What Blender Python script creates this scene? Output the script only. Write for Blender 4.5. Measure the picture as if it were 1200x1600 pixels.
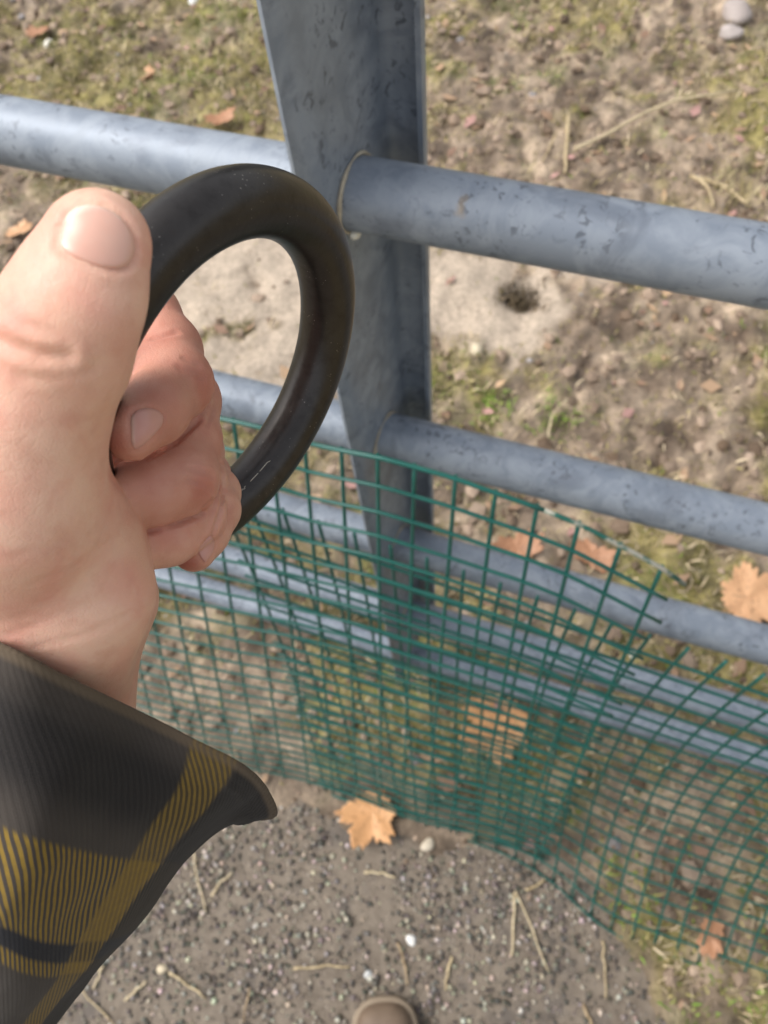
import bpy, math, random
import numpy as np
from mathutils import Vector, Matrix
random.seed(7)
rng = np.random.default_rng(11)
S = bpy.context.scene
for o in list(bpy.data.objects):
    bpy.data.objects.remove(o)

# ---------------------------------------------------------------- camera
CAM_H = 1.62
FPX, CX, CY = 1200.0, 600.0, 800.0
PITCH, ROLL = math.radians(63.0886), math.radians(-8.4255)
F = np.array([0, math.cos(PITCH), -math.sin(PITCH)])
X0 = np.array([1.0, 0, 0]); U0 = np.cross(X0, F)
X = math.cos(ROLL) * X0 + math.sin(ROLL) * U0
U = -math.sin(ROLL) * X0 + math.cos(ROLL) * U0
CAM = np.array([0, 0, CAM_H])
cd = bpy.data.cameras.new('camera'); co = bpy.data.objects.new('camera', cd)
S.collection.objects.link(co)
co.matrix_world = Matrix(((X[0], U[0], -F[0], 0), (X[1], U[1], -F[1], 0), (X[2], U[2], -F[2], CAM_H), (0, 0, 0, 1)))
cd.sensor_fit = 'VERTICAL'; cd.sensor_height = 36; cd.lens = 27.0
cd.clip_start = 0.01; cd.clip_end = 500
cd.dof.use_dof = True; cd.dof.focus_distance = 0.205; cd.dof.aperture_fstop = 18.5
S.camera = co

# ---------------------------------------------------------------- light
SUN_EL, SUN_AZ = math.radians(53), math.radians(-76)      # azimuth measured from +y towards +x
w = bpy.data.worlds.new('World'); S.world = w; w.use_nodes = True
nt = w.node_tree
bg = nt.nodes['Background']
sky = nt.nodes.new('ShaderNodeTexSky'); sky.sky_type = 'NISHITA'; sky.sun_disc = False
sky.sun_elevation = SUN_EL; sky.sun_rotation = SUN_AZ
sky.air_density = 1.2; sky.dust_density = 4.0; sky.ozone_density = 1.0
hs = nt.nodes.new('ShaderNodeHueSaturation'); hs.inputs['Saturation'].default_value = 0.30
nt.links.new(sky.outputs[0], hs.inputs['Color']); nt.links.new(hs.outputs[0], bg.inputs[0])
bg.inputs[1].default_value = 0.135
sd = bpy.data.lights.new('sun', 'SUN'); sd.energy = 1.35; sd.angle = math.radians(40); sd.color = (1, 0.97, 0.93)
so = bpy.data.objects.new('sun', sd); S.collection.objects.link(so)
sdir = Vector((math.sin(SUN_AZ) * math.cos(SUN_EL), math.cos(SUN_AZ) * math.cos(SUN_EL), math.sin(SUN_EL)))
so.rotation_euler = sdir.to_track_quat('Z', 'Y').to_euler(); so.location = (-3, 3, 5)
S.view_settings.view_transform = 'Standard'; S.view_settings.look = 'None'
S.view_settings.exposure = 0.70; S.view_settings.gamma = 1.0
S.render.resolution_x = 768; S.render.resolution_y = 1024

# ---------------------------------------------------------------- helpers
def ray(px, py): return F + (px - CX) / FPX * X - (py - CY) / FPX * U
def P(px, py, z): return CAM + ray(px, py) * z
def G(px, py, h=0.0):
    d = ray(px, py); return CAM + d * ((h - CAM_H) / d[2])
def c2w(a):                                   # camera coords (x right, y down, z forward) -> world
    a = np.asarray(a, float)
    return CAM + a[:, 0:1] * X - a[:, 1:2] * U + a[:, 2:3] * F
def mesh_np(name, v, quads=None, tris=None, smooth=True, mat=None):
    v = np.asarray(v, np.float32); me = bpy.data.meshes.new(name)
    fl, ls, lt = [], [], []
    n = 0
    if quads is not None and len(quads):
        q = np.asarray(quads, np.int32); fl.append(q.ravel()); ls.append(n + 4 * np.arange(len(q))); lt.append(np.full(len(q), 4)); n += q.size
    if tris is not None and len(tris):
        q = np.asarray(tris, np.int32); fl.append(q.ravel()); ls.append(n + 3 * np.arange(len(q))); lt.append(np.full(len(q), 3)); n += q.size
    fl = np.concatenate(fl).astype(np.int32); ls = np.concatenate(ls).astype(np.int32); lt = np.concatenate(lt).astype(np.int32)
    me.vertices.add(len(v)); me.vertices.foreach_set('co', v.ravel())
    me.loops.add(len(fl)); me.loops.foreach_set('vertex_index', fl)
    me.polygons.add(len(ls)); me.polygons.foreach_set('loop_start', ls); me.polygons.foreach_set('loop_total', lt)
    me.polygons.foreach_set('use_smooth', np.full(len(ls), smooth))
    me.update(calc_edges=True); me.validate()
    if mat: me.materials.append(mat)
    return me
def link(name, me, parent=None):
    o = bpy.data.objects.new(name, me); S.collection.objects.link(o)
    if parent: o.parent = parent
    return o
def empty(name, loc=(0, 0, 0)):
    o = bpy.data.objects.new(name, None); S.collection.objects.link(o); o.location = loc; o.empty_display_size = 0.05
    return o
def child(name, me, parent):                  # world-space mesh under an Empty that may have a location
    o = link(name, me, parent); o.matrix_parent_inverse = Matrix.Translation(parent.location).inverted(); return o
def tag(o, label=None, cat=None, group=None, kind=None):
    if label: o['label'] = label
    if cat: o['category'] = cat
    if group: o['group'] = group
    if kind: o['kind'] = kind
    return o
def vcol(me, name, cols):
    a = me.attributes.new(name, 'FLOAT_COLOR', 'POINT')
    c = np.ones((len(me.vertices), 4), np.float32); c[:, :cols.shape[1]] = cols
    a.data.foreach_set('color', c.ravel())
def smoothstep(a, b, x): t = np.clip((x - a) / (b - a), 0, 1); return t * t * (3 - 2 * t)
def hash2(ix, iy, s):
    h = (ix.astype(np.int64) * 374761393 + iy.astype(np.int64) * 668265263 + s * 1442695041) & 0xffffffff
    h = ((h ^ (h >> 13)) * 1274126177) & 0xffffffff
    return ((h ^ (h >> 16)) & 0xffffff) / float(0xffffff)
def vnoise(x, y, s=0):
    ix, iy = np.floor(x), np.floor(y); fx, fy = x - ix, y - iy
    fx = fx * fx * (3 - 2 * fx); fy = fy * fy * (3 - 2 * fy)
    a, b = hash2(ix, iy, s), hash2(ix + 1, iy, s); c, d = hash2(ix, iy + 1, s), hash2(ix + 1, iy + 1, s)
    return (a * (1 - fx) + b * fx) * (1 - fy) + (c * (1 - fx) + d * fx) * fy
def fbm(x, y, s=0, o=4):
    r, a, t = 0, 1.0, 0
    for k in range(o):
        r = r + a * vnoise(x, y, s + k * 17); t += a; a *= 0.55; x = x * 2.03 + 3.1; y = y * 2.03 + 1.7
    return r / t
def tube(path, rad, sides=8, cap=True, squash=None):
    path = np.asarray(path, float); n = len(path)
    rad = np.broadcast_to(np.asarray(rad, float), (n,))
    T = np.gradient(path, axis=0); T /= np.linalg.norm(T, axis=1)[:, None]
    ref = np.array([0, 0, 1.0]) if abs(T[0, 2]) < 0.8 else np.array([1.0, 0, 0])
    v = []; N = np.cross(T[0], ref); N /= np.linalg.norm(N)
    a = np.arange(sides) * 2 * np.pi / sides
    for i in range(n):
        N = N - T[i] * (N @ T[i]); N /= np.linalg.norm(N); B = np.cross(T[i], N)
        v.append(path[i] + rad[i] * (np.cos(a)[:, None] * N + np.sin(a)[:, None] * B))
    v = np.concatenate(v); k = np.arange(sides); q = []
    for i in range(n - 1):
        q.append(np.stack([i * sides + k, i * sides + (k + 1) % sides, (i + 1) * sides + (k + 1) % sides, (i + 1) * sides + k], 1))
    q = np.concatenate(q); t = None
    if cap:
        v = np.vstack([v, path[0], path[-1]]); e0, e1 = n * sides, n * sides + 1; m = (n - 1) * sides
        t = np.vstack([np.stack([(k + 1) % sides, k, np.full(sides, e0)], 1), np.stack([m + k, m + (k + 1) % sides, np.full(sides, e1)], 1)])
    return v, q, t
class MB:
    def __init__(s): s.v, s.q, s.t, s.n = [], [], [], 0
    def add(s, v, q=None, t=None):
        s.v.append(np.asarray(v, float))
        if q is not None and len(q): s.q.append(np.asarray(q) + s.n)
        if t is not None and len(t): s.t.append(np.asarray(t) + s.n)
        s.n += len(v)
    def mesh(s, name, mat=None, smooth=True):
        return mesh_np(name, np.concatenate(s.v), np.concatenate(s.q) if s.q else None, np.concatenate(s.t) if s.t else None, smooth, mat)
def spline(pts, n):
    p = np.asarray(pts, float); m = len(p); u = np.linspace(0, m - 1, n); out = []
    for x in u:
        i = min(int(x), m - 2); t = x - i
        p0, p1, p2, p3 = p[max(i - 1, 0)], p[i], p[i + 1], p[min(i + 2, m - 1)]
        out.append(0.5 * (2 * p1 + (p2 - p0) * t + (2 * p0 - 5 * p1 + 4 * p2 - p3) * t * t + (3 * p1 - p0 - 3 * p2 + p3) * t ** 3))
    return np.array(out)

# ---------------------------------------------------------------- materials
class NT:
    def __init__(s, name):
        s.m = bpy.data.materials.new(name); s.m.use_nodes = True; s.t = s.m.node_tree
        s.b = s.t.nodes['Principled BSDF']
    def n(s, kind, **kw):
        x = s.t.nodes.new('ShaderNode' + kind)
        for k, v in kw.items():
            if k.startswith('i_'):
                key = k[2:]; key = int(key) if key.isdigit() else key.replace('_', ' ')
                s.set(x.inputs[key], v)
            else: setattr(x, k, v)
        return x
    def set(s, inp, v):
        if isinstance(v, bpy.types.NodeSocket): s.t.links.new(v, inp)
        else: inp.default_value = v
    def p(s, **kw):
        for k, v in kw.items(): s.set(s.b.inputs[k.replace('_', ' ')], v)
    def co(s, kind='Object'): return s.n('TexCoord').outputs[kind]
    def noise(s, vec, scale, detail=4, rough=0.55, dist=0.0): return s.n('TexNoise', i_Vector=vec, i_Scale=scale, i_Detail=detail, i_Roughness=rough, i_Distortion=dist).outputs[0]
    def ramp(s, fac, stops):
        r = s.n('ValToRGB'); cr = r.color_ramp
        while len(cr.elements) < len(stops): cr.elements.new(0.5)
        for e, (p, c) in zip(cr.elements, stops):
            e.position = p; e.color = (c, c, c, 1) if isinstance(c, (int, float)) else (*c, 1)
        s.set(r.inputs[0], fac); return r.outputs[0]
    def mix(s, fac, a, b, mode='MIX'):
        x = s.n('Mix', data_type='RGBA', blend_type=mode)
        s.set(x.inputs[0], fac)
        for i, v in ((6, a), (7, b)): s.set(x.inputs[i], (*v, 1) if isinstance(v, tuple) and len(v) == 3 else v)
        return x.outputs[2]
    def math(s, op, a, b=0.0, c=0.0):
        x = s.n('Math', operation=op); s.set(x.inputs[0], a); s.set(x.inputs[1], b); s.set(x.inputs[2], c); return x.outputs[0]
    def bump(s, h, strength=0.3, dist=0.001, nrm=None):
        x = s.n('Bump', i_Strength=strength, i_Distance=dist, i_Height=h)
        if nrm is not None: s.set(x.inputs['Normal'], nrm)
        return x.outputs[0]

def mat_galv(name, seed=0.0):
    k = NT(name); v = k.n('Mapping', i_Vector=k.co(), i_Location=(seed, seed * 1.7, 0)).outputs[0]
    big = k.noise(v, 9, 4, 0.6, 0.6)
    bloom = k.ramp(k.noise(v, 30, 5, 0.65, 1.2), [(0.42, 0.0), (0.62, 1.0)])
    c = k.mix(big, (0.165, 0.195, 0.238), (0.27, 0.305, 0.355))
    c = k.mix(k.math('MULTIPLY', bloom, 0.5), c, (0.37, 0.405, 0.45))
    stain = k.ramp(k.noise(v, 19, 4, 0.6, 0.9), [(0.54, 0.0), (0.66, 1.0)])
    c = k.mix(k.math('MULTIPLY', stain, 0.5), c, (0.135, 0.155, 0.19))
    vor = k.n('TexVoronoi', i_Vector=v, i_Scale=85.0, i_Randomness=1.0).outputs[0]
    near = k.ramp(k.noise(v, 22, 2), [(0.42, 0.0), (0.58, 1.0)])
    spots = k.math('MULTIPLY', k.ramp(k.noise(v, 125, 3, 0.6, 0.8), [(0.56, 0.0), (0.63, 1.0)]), near)
    c = k.mix(k.math('MULTIPLY', spots, 0.9), c, (0.11, 0.125, 0.15))
    rs = k.ramp(k.noise(v, 17, 4, 0.6), [(0.71, 0.0), (0.77, 1.0)])
    c = k.mix(k.math('MULTIPLY', rs, 0.6), c, (0.34, 0.25, 0.15))
    k.p(Base_Color=c, Metallic=0.22, Roughness=k.math('MULTIPLY_ADD', bloom, 0.14, 0.46), Normal=k.bump(k.noise(v, 120, 4), 0.12, 0.001))
    return k.m
M_GALV = [mat_galv('galvanised_steel_%d' % i, i * 3.3) for i in range(6)]

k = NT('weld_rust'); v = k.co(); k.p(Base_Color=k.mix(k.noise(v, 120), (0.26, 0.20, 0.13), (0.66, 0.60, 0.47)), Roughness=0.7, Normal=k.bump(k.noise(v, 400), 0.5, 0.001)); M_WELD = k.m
k = NT('cream_gap_light'); k.p(Base_Color=(0.88, 0.86, 0.76, 1), Roughness=0.5); M_CREAM = k.m  # pale colour imitating light that comes through the rail hole
k = NT('green_plastic_coating'); v = k.co()
k.p(Base_Color=k.mix(k.noise(v, 25), (0.004, 0.066, 0.053), (0.011, 0.118, 0.095)), Roughness=0.28, Normal=k.bump(k.noise(v, 300), 0.1, 0.0005)); M_GREEN = k.m
k = NT('bare_weathered_wire'); v = k.co(); n = k.noise(v, 60, 3)
k.p(Base_Color=k.mix(k.ramp(n, [(0.44, 0.0), (0.56, 1.0)]), (0.012, 0.10, 0.075), (0.36, 0.345, 0.28)), Roughness=0.6); M_BARE = k.m

k = NT('black_forged_steel'); v = k.co()
n1 = k.noise(v, 55, 5, 0.65, 0.4); n2 = k.noise(v, 260, 5, 0.7)
c = k.mix(n1, (0.038, 0.034, 0.032), (0.080, 0.073, 0.069))
c = k.mix(k.ramp(k.noise(v, 38, 4, 0.6, 0.5), [(0.58, 0.0), (0.74, 0.5)]), c, (0.075, 0.048, 0.033))
c = k.mix(k.ramp(n2, [(0.30, 0.4), (0.5, 0.0)]), c, (0.028, 0.024, 0.022))
vo = k.n('TexVoronoi', i_Vector=v, i_Scale=900.0).outputs[0]
c = k.mix(k.math('MULTIPLY', k.ramp(vo, [(0.10, 1.0), (0.17, 0.0)]), k.ramp(k.noise(v, 130), [(0.52, 0.0), (0.66, 0.8)])), c, (0.33, 0.30, 0.27))
k.p(Base_Color=c, Metallic=0.85, Roughness=k.math('MULTIPLY_ADD', n2, 0.20, 0.23), Specular_IOR_Level=0.4,
    Normal=k.bump(n2, 0.14, 0.0004, k.bump(k.noise(v, 90, 3), 0.2, 0.001))); M_RING = k.m
k = NT('bare_scratched_metal'); k.p(Base_Color=(0.45, 0.42, 0.36, 1), Roughness=0.5, Metallic=0.6); M_SCRATCH = k.m

k = NT('skin'); v = k.co(); at = k.n('Attribute', attribute_name='red').outputs['Fac']
mott = k.noise(v, 75, 3, 0.55, 0.5)
c = k.mix(k.ramp(mott, [(0.35, 0.0), (0.65, 1.0)]), (0.78, 0.485, 0.355), (0.73, 0.37, 0.275))
c = k.mix(k.math('MULTIPLY', k.ramp(k.noise(v, 35, 2), [(0.5, 0.0), (0.68, 1.0)]), 0.35), c, (0.78, 0.545, 0.36))
c = k.mix(k.ramp(k.noise(v, 190, 4, 0.6), [(0.48, 0.0), (0.72, 0.4)]), c, (0.60, 0.27, 0.19))
c = k.mix(at, c, (0.41, 0.125, 0.082))
fine = k.n('TexVoronoi', i_Vector=v, i_Scale=1150.0, feature='DISTANCE_TO_EDGE').outputs[0]
wr = k.noise(v, 420, 3, 0.6); lines_ = k.n('TexVoronoi', i_Vector=k.n('Mapping', i_Vector=v, i_Scale=(1.0, 0.5, 1.0)).outputs[0], i_Scale=420.0, feature='DISTANCE_TO_EDGE').outputs[0]
bn = k.bump(k.math('ADD', k.math('ADD', k.math('MINIMUM', fine, 0.12), k.math('MULTIPLY', k.math('MINIMUM', lines_, 0.10), 0.9)), k.math('MULTIPLY', wr, 0.4)), 0.36, 0.0008)
k.p(Base_Color=c, Roughness=0.46, Subsurface_Weight=0.22, Subsurface_Radius=(1.0, 0.35, 0.2), Subsurface_Scale=0.004, Specular_IOR_Level=0.42, Normal=bn); M_SKIN = k.m
k = NT('fingernail'); v = k.co(); uvn = k.n('Attribute', attribute_name='tip').outputs['Fac']
c = k.mix(k.noise(v, 140, 2), (0.72, 0.445, 0.35), (0.66, 0.36, 0.275)); c = k.mix(uvn, c, (0.80, 0.68, 0.56))
k.p(Base_Color=c, Roughness=0.30, Subsurface_Weight=0.2, Subsurface_Radius=(1, 0.4, 0.3), Subsurface_Scale=0.003, Coat_Weight=0.25, Coat_Roughness=0.25,
    Normal=k.bump(k.noise(v, 260, 2), 0.1, 0.0005)); M_NAIL = k.m
k = NT('finger_nail_pink'); v = k.co(); uvn = k.n('Attribute', attribute_name='tip').outputs['Fac']
k.p(Base_Color=k.mix(uvn, k.mix(k.noise(v, 140, 2), (0.62, 0.33, 0.27), (0.54, 0.26, 0.21)), (0.70, 0.55, 0.44)), Roughness=0.33, Coat_Weight=0.15, Coat_Roughness=0.3); M_NAIL2 = k.m

# ---------------------------------------------------------------- ground
def boundary(x): return np.interp(x, [-4, -0.469, -0.04, 0.204, 0.285, 0.34, 0.40, 0.46], [1.36, 0.275, 0.150, 0.055, -0.03, -0.16, -0.45, -2.5])
def inpoly(px, py, poly):
    r = np.zeros(px.shape, bool); n = len(poly)
    for i in range(n):
        (x1, y1), (x2, y2) = poly[i], poly[i - 1]
        c = ((y1 > py) != (y2 > py)) & (px < (x2 - x1) * (py - y1) / (y2 - y1 + 1e-12) + x1); r ^= c
    return r
def to_px(x, y):
    d = np.stack([x, y, np.full_like(x, -CAM_H)], -1); z = d @ F
    return CX + FPX * (d @ X) / z, CY - FPX * (d @ U) / z
SAND = [tuple(G(*q)[:2]) for q in [(250, 420), (330, 320), (480, 330), (640, 385), (700, 380), (860, 400), (985, 440), (900, 500), (870, 560), (800, 600), (715, 545), (600, 560), (560, 640), (330, 640), (240, 540)]]
def sand_at(x, y):
    wx = x + 0.5 * (fbm(x * 3, y * 3, 51) - 0.5) + 0.16 * (fbm(x * 14, y * 14, 53) - 0.5)
    wy = y + 0.35 * (fbm(x * 3, y * 3, 57) - 0.5) + 0.16 * (fbm(x * 14, y * 14, 59) - 0.5)
    s = 0
    for dx, dy in ((0, 0), (.03, .01), (-.03, -.02), (.01, -.035), (-.01, .035)): s = s + inpoly(wx + dx, wy + dy, SAND)
    return s / 5.0 * smoothstep(0.30, 0.42, fbm(x * 5, y * 5, 61) * 0.6 + fbm(x * 19, y * 19, 63) * 0.4)
HOLE = G(812, 466)[:2]
def moss_at(x, y): return smoothstep(0.44, 0.62, fbm(x * 3.1, y * 3.1, 5) * 0.6 + fbm(x * 11, y * 11, 9) * 0.4 + 0.05 * (x < -0.1))
def green_at(x, y): return smoothstep(0.55, 0.70, fbm(x * 5.3, y * 5.3, 21) * 0.65 + fbm(x * 16, y * 16, 23) * 0.35)
nx, ny = 560, 470
gx, gy = np.meshgrid(np.linspace(-3.0, 3.6, nx), np.linspace(-0.6, 5.0, ny)); gx = gx.ravel(); gy = gy.ravel()
edge = gy - boundary(gx) + 0.16 * (fbm(gx * 8, gy * 8, 3) - 0.45) * np.where(gx > 0.2, 1.3, 0.7)
sand = sand_at(gx, gy); moss = moss_at(gx, gy); green = green_at(gx, gy)
soil = smoothstep(-0.07, 0.0, edge)
hgt = 0.060 * (fbm(gx * 6, gy * 6, 31) - 0.5) + 0.050 * (fbm(gx * 24, gy * 24, 33, 3) - 0.45) * (1 - 0.8 * sand) + 0.012 * moss
hgt = hgt * (0.35 + 0.65 * smoothstep(0.0, 0.5, edge)) + 0.016
dh = np.hypot(gx - HOLE[0], gy - HOLE[1]); hgt = hgt - 0.05 * np.exp(-(dh / 0.05) ** 2)
hgt = hgt * soil - 0.03 * (1 - soil)
t1 = np.clip((fbm(gx * 13, gy * 13, 41)[:, None] - 0.5) * 2.0 + 0.5, 0, 1); t2 = np.clip((fbm(gx * 34, gy * 34, 43, 3)[:, None] - 0.5) * 1.8 + 0.5, 0, 1)
c = np.array([0.135, 0.092, 0.060]) * (1 - t1) + np.array([0.52, 0.395, 0.275]) * t1
c = c * (0.50 + 0.75 * t2) * np.array([0.96, 0.97, 1.0])
mz = (moss * (1 - sand))[:, None]; c = c * (1 - 0.7 * mz) + 0.7 * mz * (np.array([0.27, 0.235, 0.058]) * (0.35 + 1.1 * t2))
gz = (green * (1 - sand))[:, None]; c = c * (1 - 0.3 * gz) + 0.3 * gz * np.array([0.19, 0.23, 0.055])
sc = np.array([0.50, 0.405, 0.31]) * (0.84 + 0.25 * t2)
c = c * (1 - sand[:, None]) + sc * sand[:, None]
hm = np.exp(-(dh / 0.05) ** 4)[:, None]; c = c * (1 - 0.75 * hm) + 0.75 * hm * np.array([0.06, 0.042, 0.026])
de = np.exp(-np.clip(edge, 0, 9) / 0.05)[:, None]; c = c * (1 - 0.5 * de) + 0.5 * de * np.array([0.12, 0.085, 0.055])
ii = (np.arange(ny - 1)[:, None] * nx + np.arange(nx - 1)[None]).ravel()
k = NT('soil'); v = k.co(); col = k.n('Attribute', attribute_name='Col').outputs['Color']
nz = k.noise(v, 95, 5, 0.65); c2 = k.mix(1.0, col, k.ramp(nz, [(0.25, 0.62), (0.75, 1.35)]), 'MULTIPLY')
k.p(Base_Color=c2, Roughness=0.62, Specular_IOR_Level=0.4, Normal=k.bump(nz, 0.8, 0.01, k.bump(k.noise(v, 300, 3), 0.6, 0.003))); M_SOIL = k.m
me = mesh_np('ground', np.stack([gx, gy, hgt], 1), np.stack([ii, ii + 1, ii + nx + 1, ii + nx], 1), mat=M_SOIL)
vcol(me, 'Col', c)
tag(link('ground', me), kind='structure')
k = NT('far_soil'); v = k.co(); c2 = k.mix(k.noise(v, 3, 6, 0.6), (0.17, 0.125, 0.075), (0.22, 0.20, 0.075))
k.p(Base_Color=k.mix(k.ramp(k.noise(v, 9, 6, 0.7), [(0.4, 0.0), (0.7, 0.8)]), c2, (0.36, 0.28, 0.19)), Roughness=0.95)
tag(link('surrounding_ground', mesh_np('surrounding_ground', [(-200, -200, -0.05), (200, -200, -0.05), (200, 200, -0.05), (-200, 200, -0.05)], [(0, 1, 2, 3)], smooth=False, mat=k.m)), kind='structure')

# concrete apron on the photographer's side
k = NT('exposed_concrete'); v = k.co()
n1 = k.noise(v, 7, 5, 0.6, 0.5); n2 = k.noise(v, 45, 4, 0.7)
c = k.mix(n1, (0.076, 0.057, 0.041), (0.212, 0.168, 0.124)); c = k.mix(k.ramp(n2, [(0.35, 0.0), (0.7, 0.7)]), c, (0.27, 0.222, 0.17))
c = k.mix(k.math('MULTIPLY', k.ramp(k.noise(v, 13, 3), [(0.55, 0.0), (0.68, 1.0)]), 0.6), c, (0.075, 0.065, 0.06))
k.p(Base_Color=c, Roughness=0.7, Normal=k.bump(k.noise(v, 170, 5, 0.7), 0.8, 0.004)); M_CONC = k.m
xs = np.linspace(-3.0, 0.56, 120); yb = boundary(xs) + 0.03
rows = np.linspace(0, 1, 40); bx = np.repeat(xs[None], 40, 0); by = -2.6 + (yb + 2.6)[None] * rows[:, None]
bz = 0.004 + 0.003 * (fbm(bx.ravel() * 20, by.ravel() * 20, 71) - 0.5)
ii = (np.arange(39)[:, None] * 120 + np.arange(119)[None]).ravel()
tag(link('concrete_path', mesh_np('concrete_path', np.stack([bx.ravel(), by.ravel(), bz], 1), np.stack([ii, ii + 1, ii + 121, ii + 120], 1), mat=M_CONC)), kind='structure')

# ---- helper for coloured scatter
k = NT('litter'); col = k.n('Attribute', attribute_name='Col').outputs['Color']
k.p(Base_Color=col, Roughness=0.75, Specular_IOR_Level=0.3); M_LIT = k.m
k = NT('pebble_stone'); col = k.n('Attribute', attribute_name='Col').outputs['Color']
k.p(Base_Color=col, Roughness=0.38, Specular_IOR_Level=0.5); M_PEB = k.m
def gz_at(x, y):
    fx = (x + 3.0) / 6.6 * (nx - 1); fy = (y + 0.6) / 5.6 * (ny - 1)
    ix = np.clip(fx.astype(int), 0, nx - 2); iy = np.clip(fy.astype(int), 0, ny - 2); a = fx - ix; b = fy - iy
    Hh = hgt.reshape(ny, nx)
    return (Hh[iy, ix] * (1 - a) + Hh[iy, ix + 1] * a) * (1 - b) + (Hh[iy + 1, ix] * (1 - a) + Hh[iy + 1, ix + 1] * a) * b
ICO = None
def ico_base():
    import bmesh
    b = bmesh.new(); bmesh.ops.create_icosphere(b, subdivisions=1, radius=1.0)
    v = np.array([x.co[:] for x in b.verts]); f = np.array([[q.index for q in p.verts] for p in b.faces]); b.free(); return v, f
IV, IF = ico_base()
def blobs(x, y, z, r, cols, flat=0.7, jit=0.25):
    n = len(x); a = rng.uniform(0, 2 * np.pi, n); V = np.repeat(IV[None], n, 0) * (1 + rng.uniform(-jit, jit, (n, len(IV), 1)))
    sx = rng.uniform(0.7, 1.3, n)
    vx = V[..., 0] * sx[:, None]; vy = V[..., 1]; ca, sa = np.cos(a)[:, None], np.sin(a)[:, None]
    V = np.stack([(vx * ca - vy * sa) * r[:, None] + x[:, None], (vx * sa + vy * ca) * r[:, None] + y[:, None], V[..., 2] * r[:, None] * flat + z[:, None]], -1)
    T = (IF[None] + (np.arange(n) * len(IV))[:, None, None]).reshape(-1, 3)
    return V.reshape(-1, 3), T, np.repeat(cols, len(IV), 0)
# embedded aggregate
n = 92000; x = rng.uniform(-1.9, 0.62, n); y = rng.uniform(-1.1, 0.9, n)
keep = (y < boundary(x) + 0.0 + 0.07 * (fbm(x * 7, y * 7, 77) - 0.6)) & (fbm(x * 9, y * 9, 81) + rng.uniform(-0.3, 0.3, n) > 0.40); x, y = x[keep], y[keep]; n = len(x)
r = 0.0018 + 0.0040 * rng.random(n) ** 2.5
br = (0.06 + 0.48 * rng.random(n) ** 2.6)[:, None]; cols = br * np.array([1.0, 0.88, 0.72]) * (1 + rng.uniform(-0.12, 0.12, (n, 3)))
V, T, C = blobs(x, y, 0.0045 + r * 0.35, r, cols, 0.75)
me = mesh_np('gravel', V, None, T, mat=M_PEB); vcol(me, 'Col', C)
tag(link('gravel', me), 'small grey and white stones set in the worn concrete', 'gravel', kind='stuff')
# soil crumbs
n = 14000; x = rng.uniform(-1.6, 2.0, n); y = rng.uniform(-0.4, 3.6, n)
ed = y - boundary(x); keep = (ed > -0.16 * rng.random(n) ** 2) & (rng.random(n) > 0.93 * sand_at(x, y)); x, y, ed = x[keep], y[keep], ed[keep]; n = len(x)
r = 0.003 + 0.018 * rng.random(n) ** 5; r = np.where(ed < 0.03, np.minimum(r, 0.005), r); t = rng.random(n)[:, None]
cols = np.array([0.11, 0.072, 0.045]) * (1 - t) + np.array([0.36, 0.27, 0.20]) * t; cols *= 0.65 + 0.6 * rng.random((n, 1))
gr = rng.random(n) < 0.035; cols[gr] = np.array([0.34, 0.31, 0.30]) * (0.6 + 0.6 * rng.random((gr.sum(), 1)))
V, T, C = blobs(x, y, np.maximum(gz_at(x, y), 0.004 - 9 * (ed > 0)) + r * 0.15, r, cols, 0.6, 0.35)
me = mesh_np('soil_crumbs', V, None, T, smooth=False, mat=M_LIT); vcol(me, 'Col', C)
tag(link('soil_crumbs', me), 'loose brown earth crumbs scattered over the muddy ground', 'earth', kind='stuff')
# grass, moss blades and dry stems
def blades(x, y, L, wd, cols, lean):
    n = len(x); z = gz_at(x, y); a = rng.uniform(0, 2 * np.pi, n); b = rng.uniform(0, 2 * np.pi, n)
    d = np.stack([np.cos(a), np.sin(a)], 1); s = np.stack([np.cos(b), np.sin(b)], 1) * wd[:, None] * 0.5
    p0 = np.stack([x, y, z - 0.003], 1); l1 = (L * 0.5)[:, None]; h1 = np.sqrt(np.maximum(1 - lean ** 2, 0.02))
    p1 = p0.copy(); p1[:, :2] += d * l1 * lean[:, None] * 0.7; p1[:, 2] += L * 0.5 * h1 + 0.002
    p2 = p1.copy(); ln2 = np.clip(lean * 1.25, 0, 1); p2[:, :2] += d * l1 * ln2[:, None]; p2[:, 2] += L * 0.5 * np.sqrt(np.maximum(1 - ln2 ** 2, 0)) * 0.7
    s3 = np.concatenate([s, np.zeros((n, 1))], 1)
    V = np.stack([p0 - s3, p0 + s3, p1 + s3, p1 - s3, p2], 1).reshape(-1, 3); i = np.arange(n)[:, None] * 5
    return V, i + np.array([[0, 1, 2, 3]]), i + np.array([[3, 2, 4]]), np.repeat(cols, 5, 0)
n = 210000; x = rng.uniform(-1.7, 2.1, n); y = rng.uniform(-0.5, 3.9, n) ; 
ed = y - boundary(x); sa = sand_at(x, y); mo = moss_at(x, y); gn = green_at(x, y)
dens = (0.20 + 0.75 * mo + 0.35 * gn) * (1 - 0.96 * sa) * smoothstep(0.0, 0.10, ed)
dens = dens * np.where((x > 0.15) & (y < 0.5), 1.5, 1.0)
keep = rng.random(n) < dens; x, y, mo, gn = x[keep], y[keep], mo[keep], gn[keep]; n = len(x)
t = rng.random(n)[:, None]; cm = np.array([0.24, 0.205, 0.065]) * (1 - t) + np.array([0.46, 0.39, 0.16]) * t
cd_ = np.array([0.46, 0.35, 0.22]) * (1 - t) + np.array([0.68, 0.56, 0.38]) * t; cg = np.array([0.14, 0.20, 0.03]) * (1 - t) + np.array([0.27, 0.34, 0.07]) * t
u = rng.random(n); pd_ = 0.34; pg = 0.07 + 0.38 * gn
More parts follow.
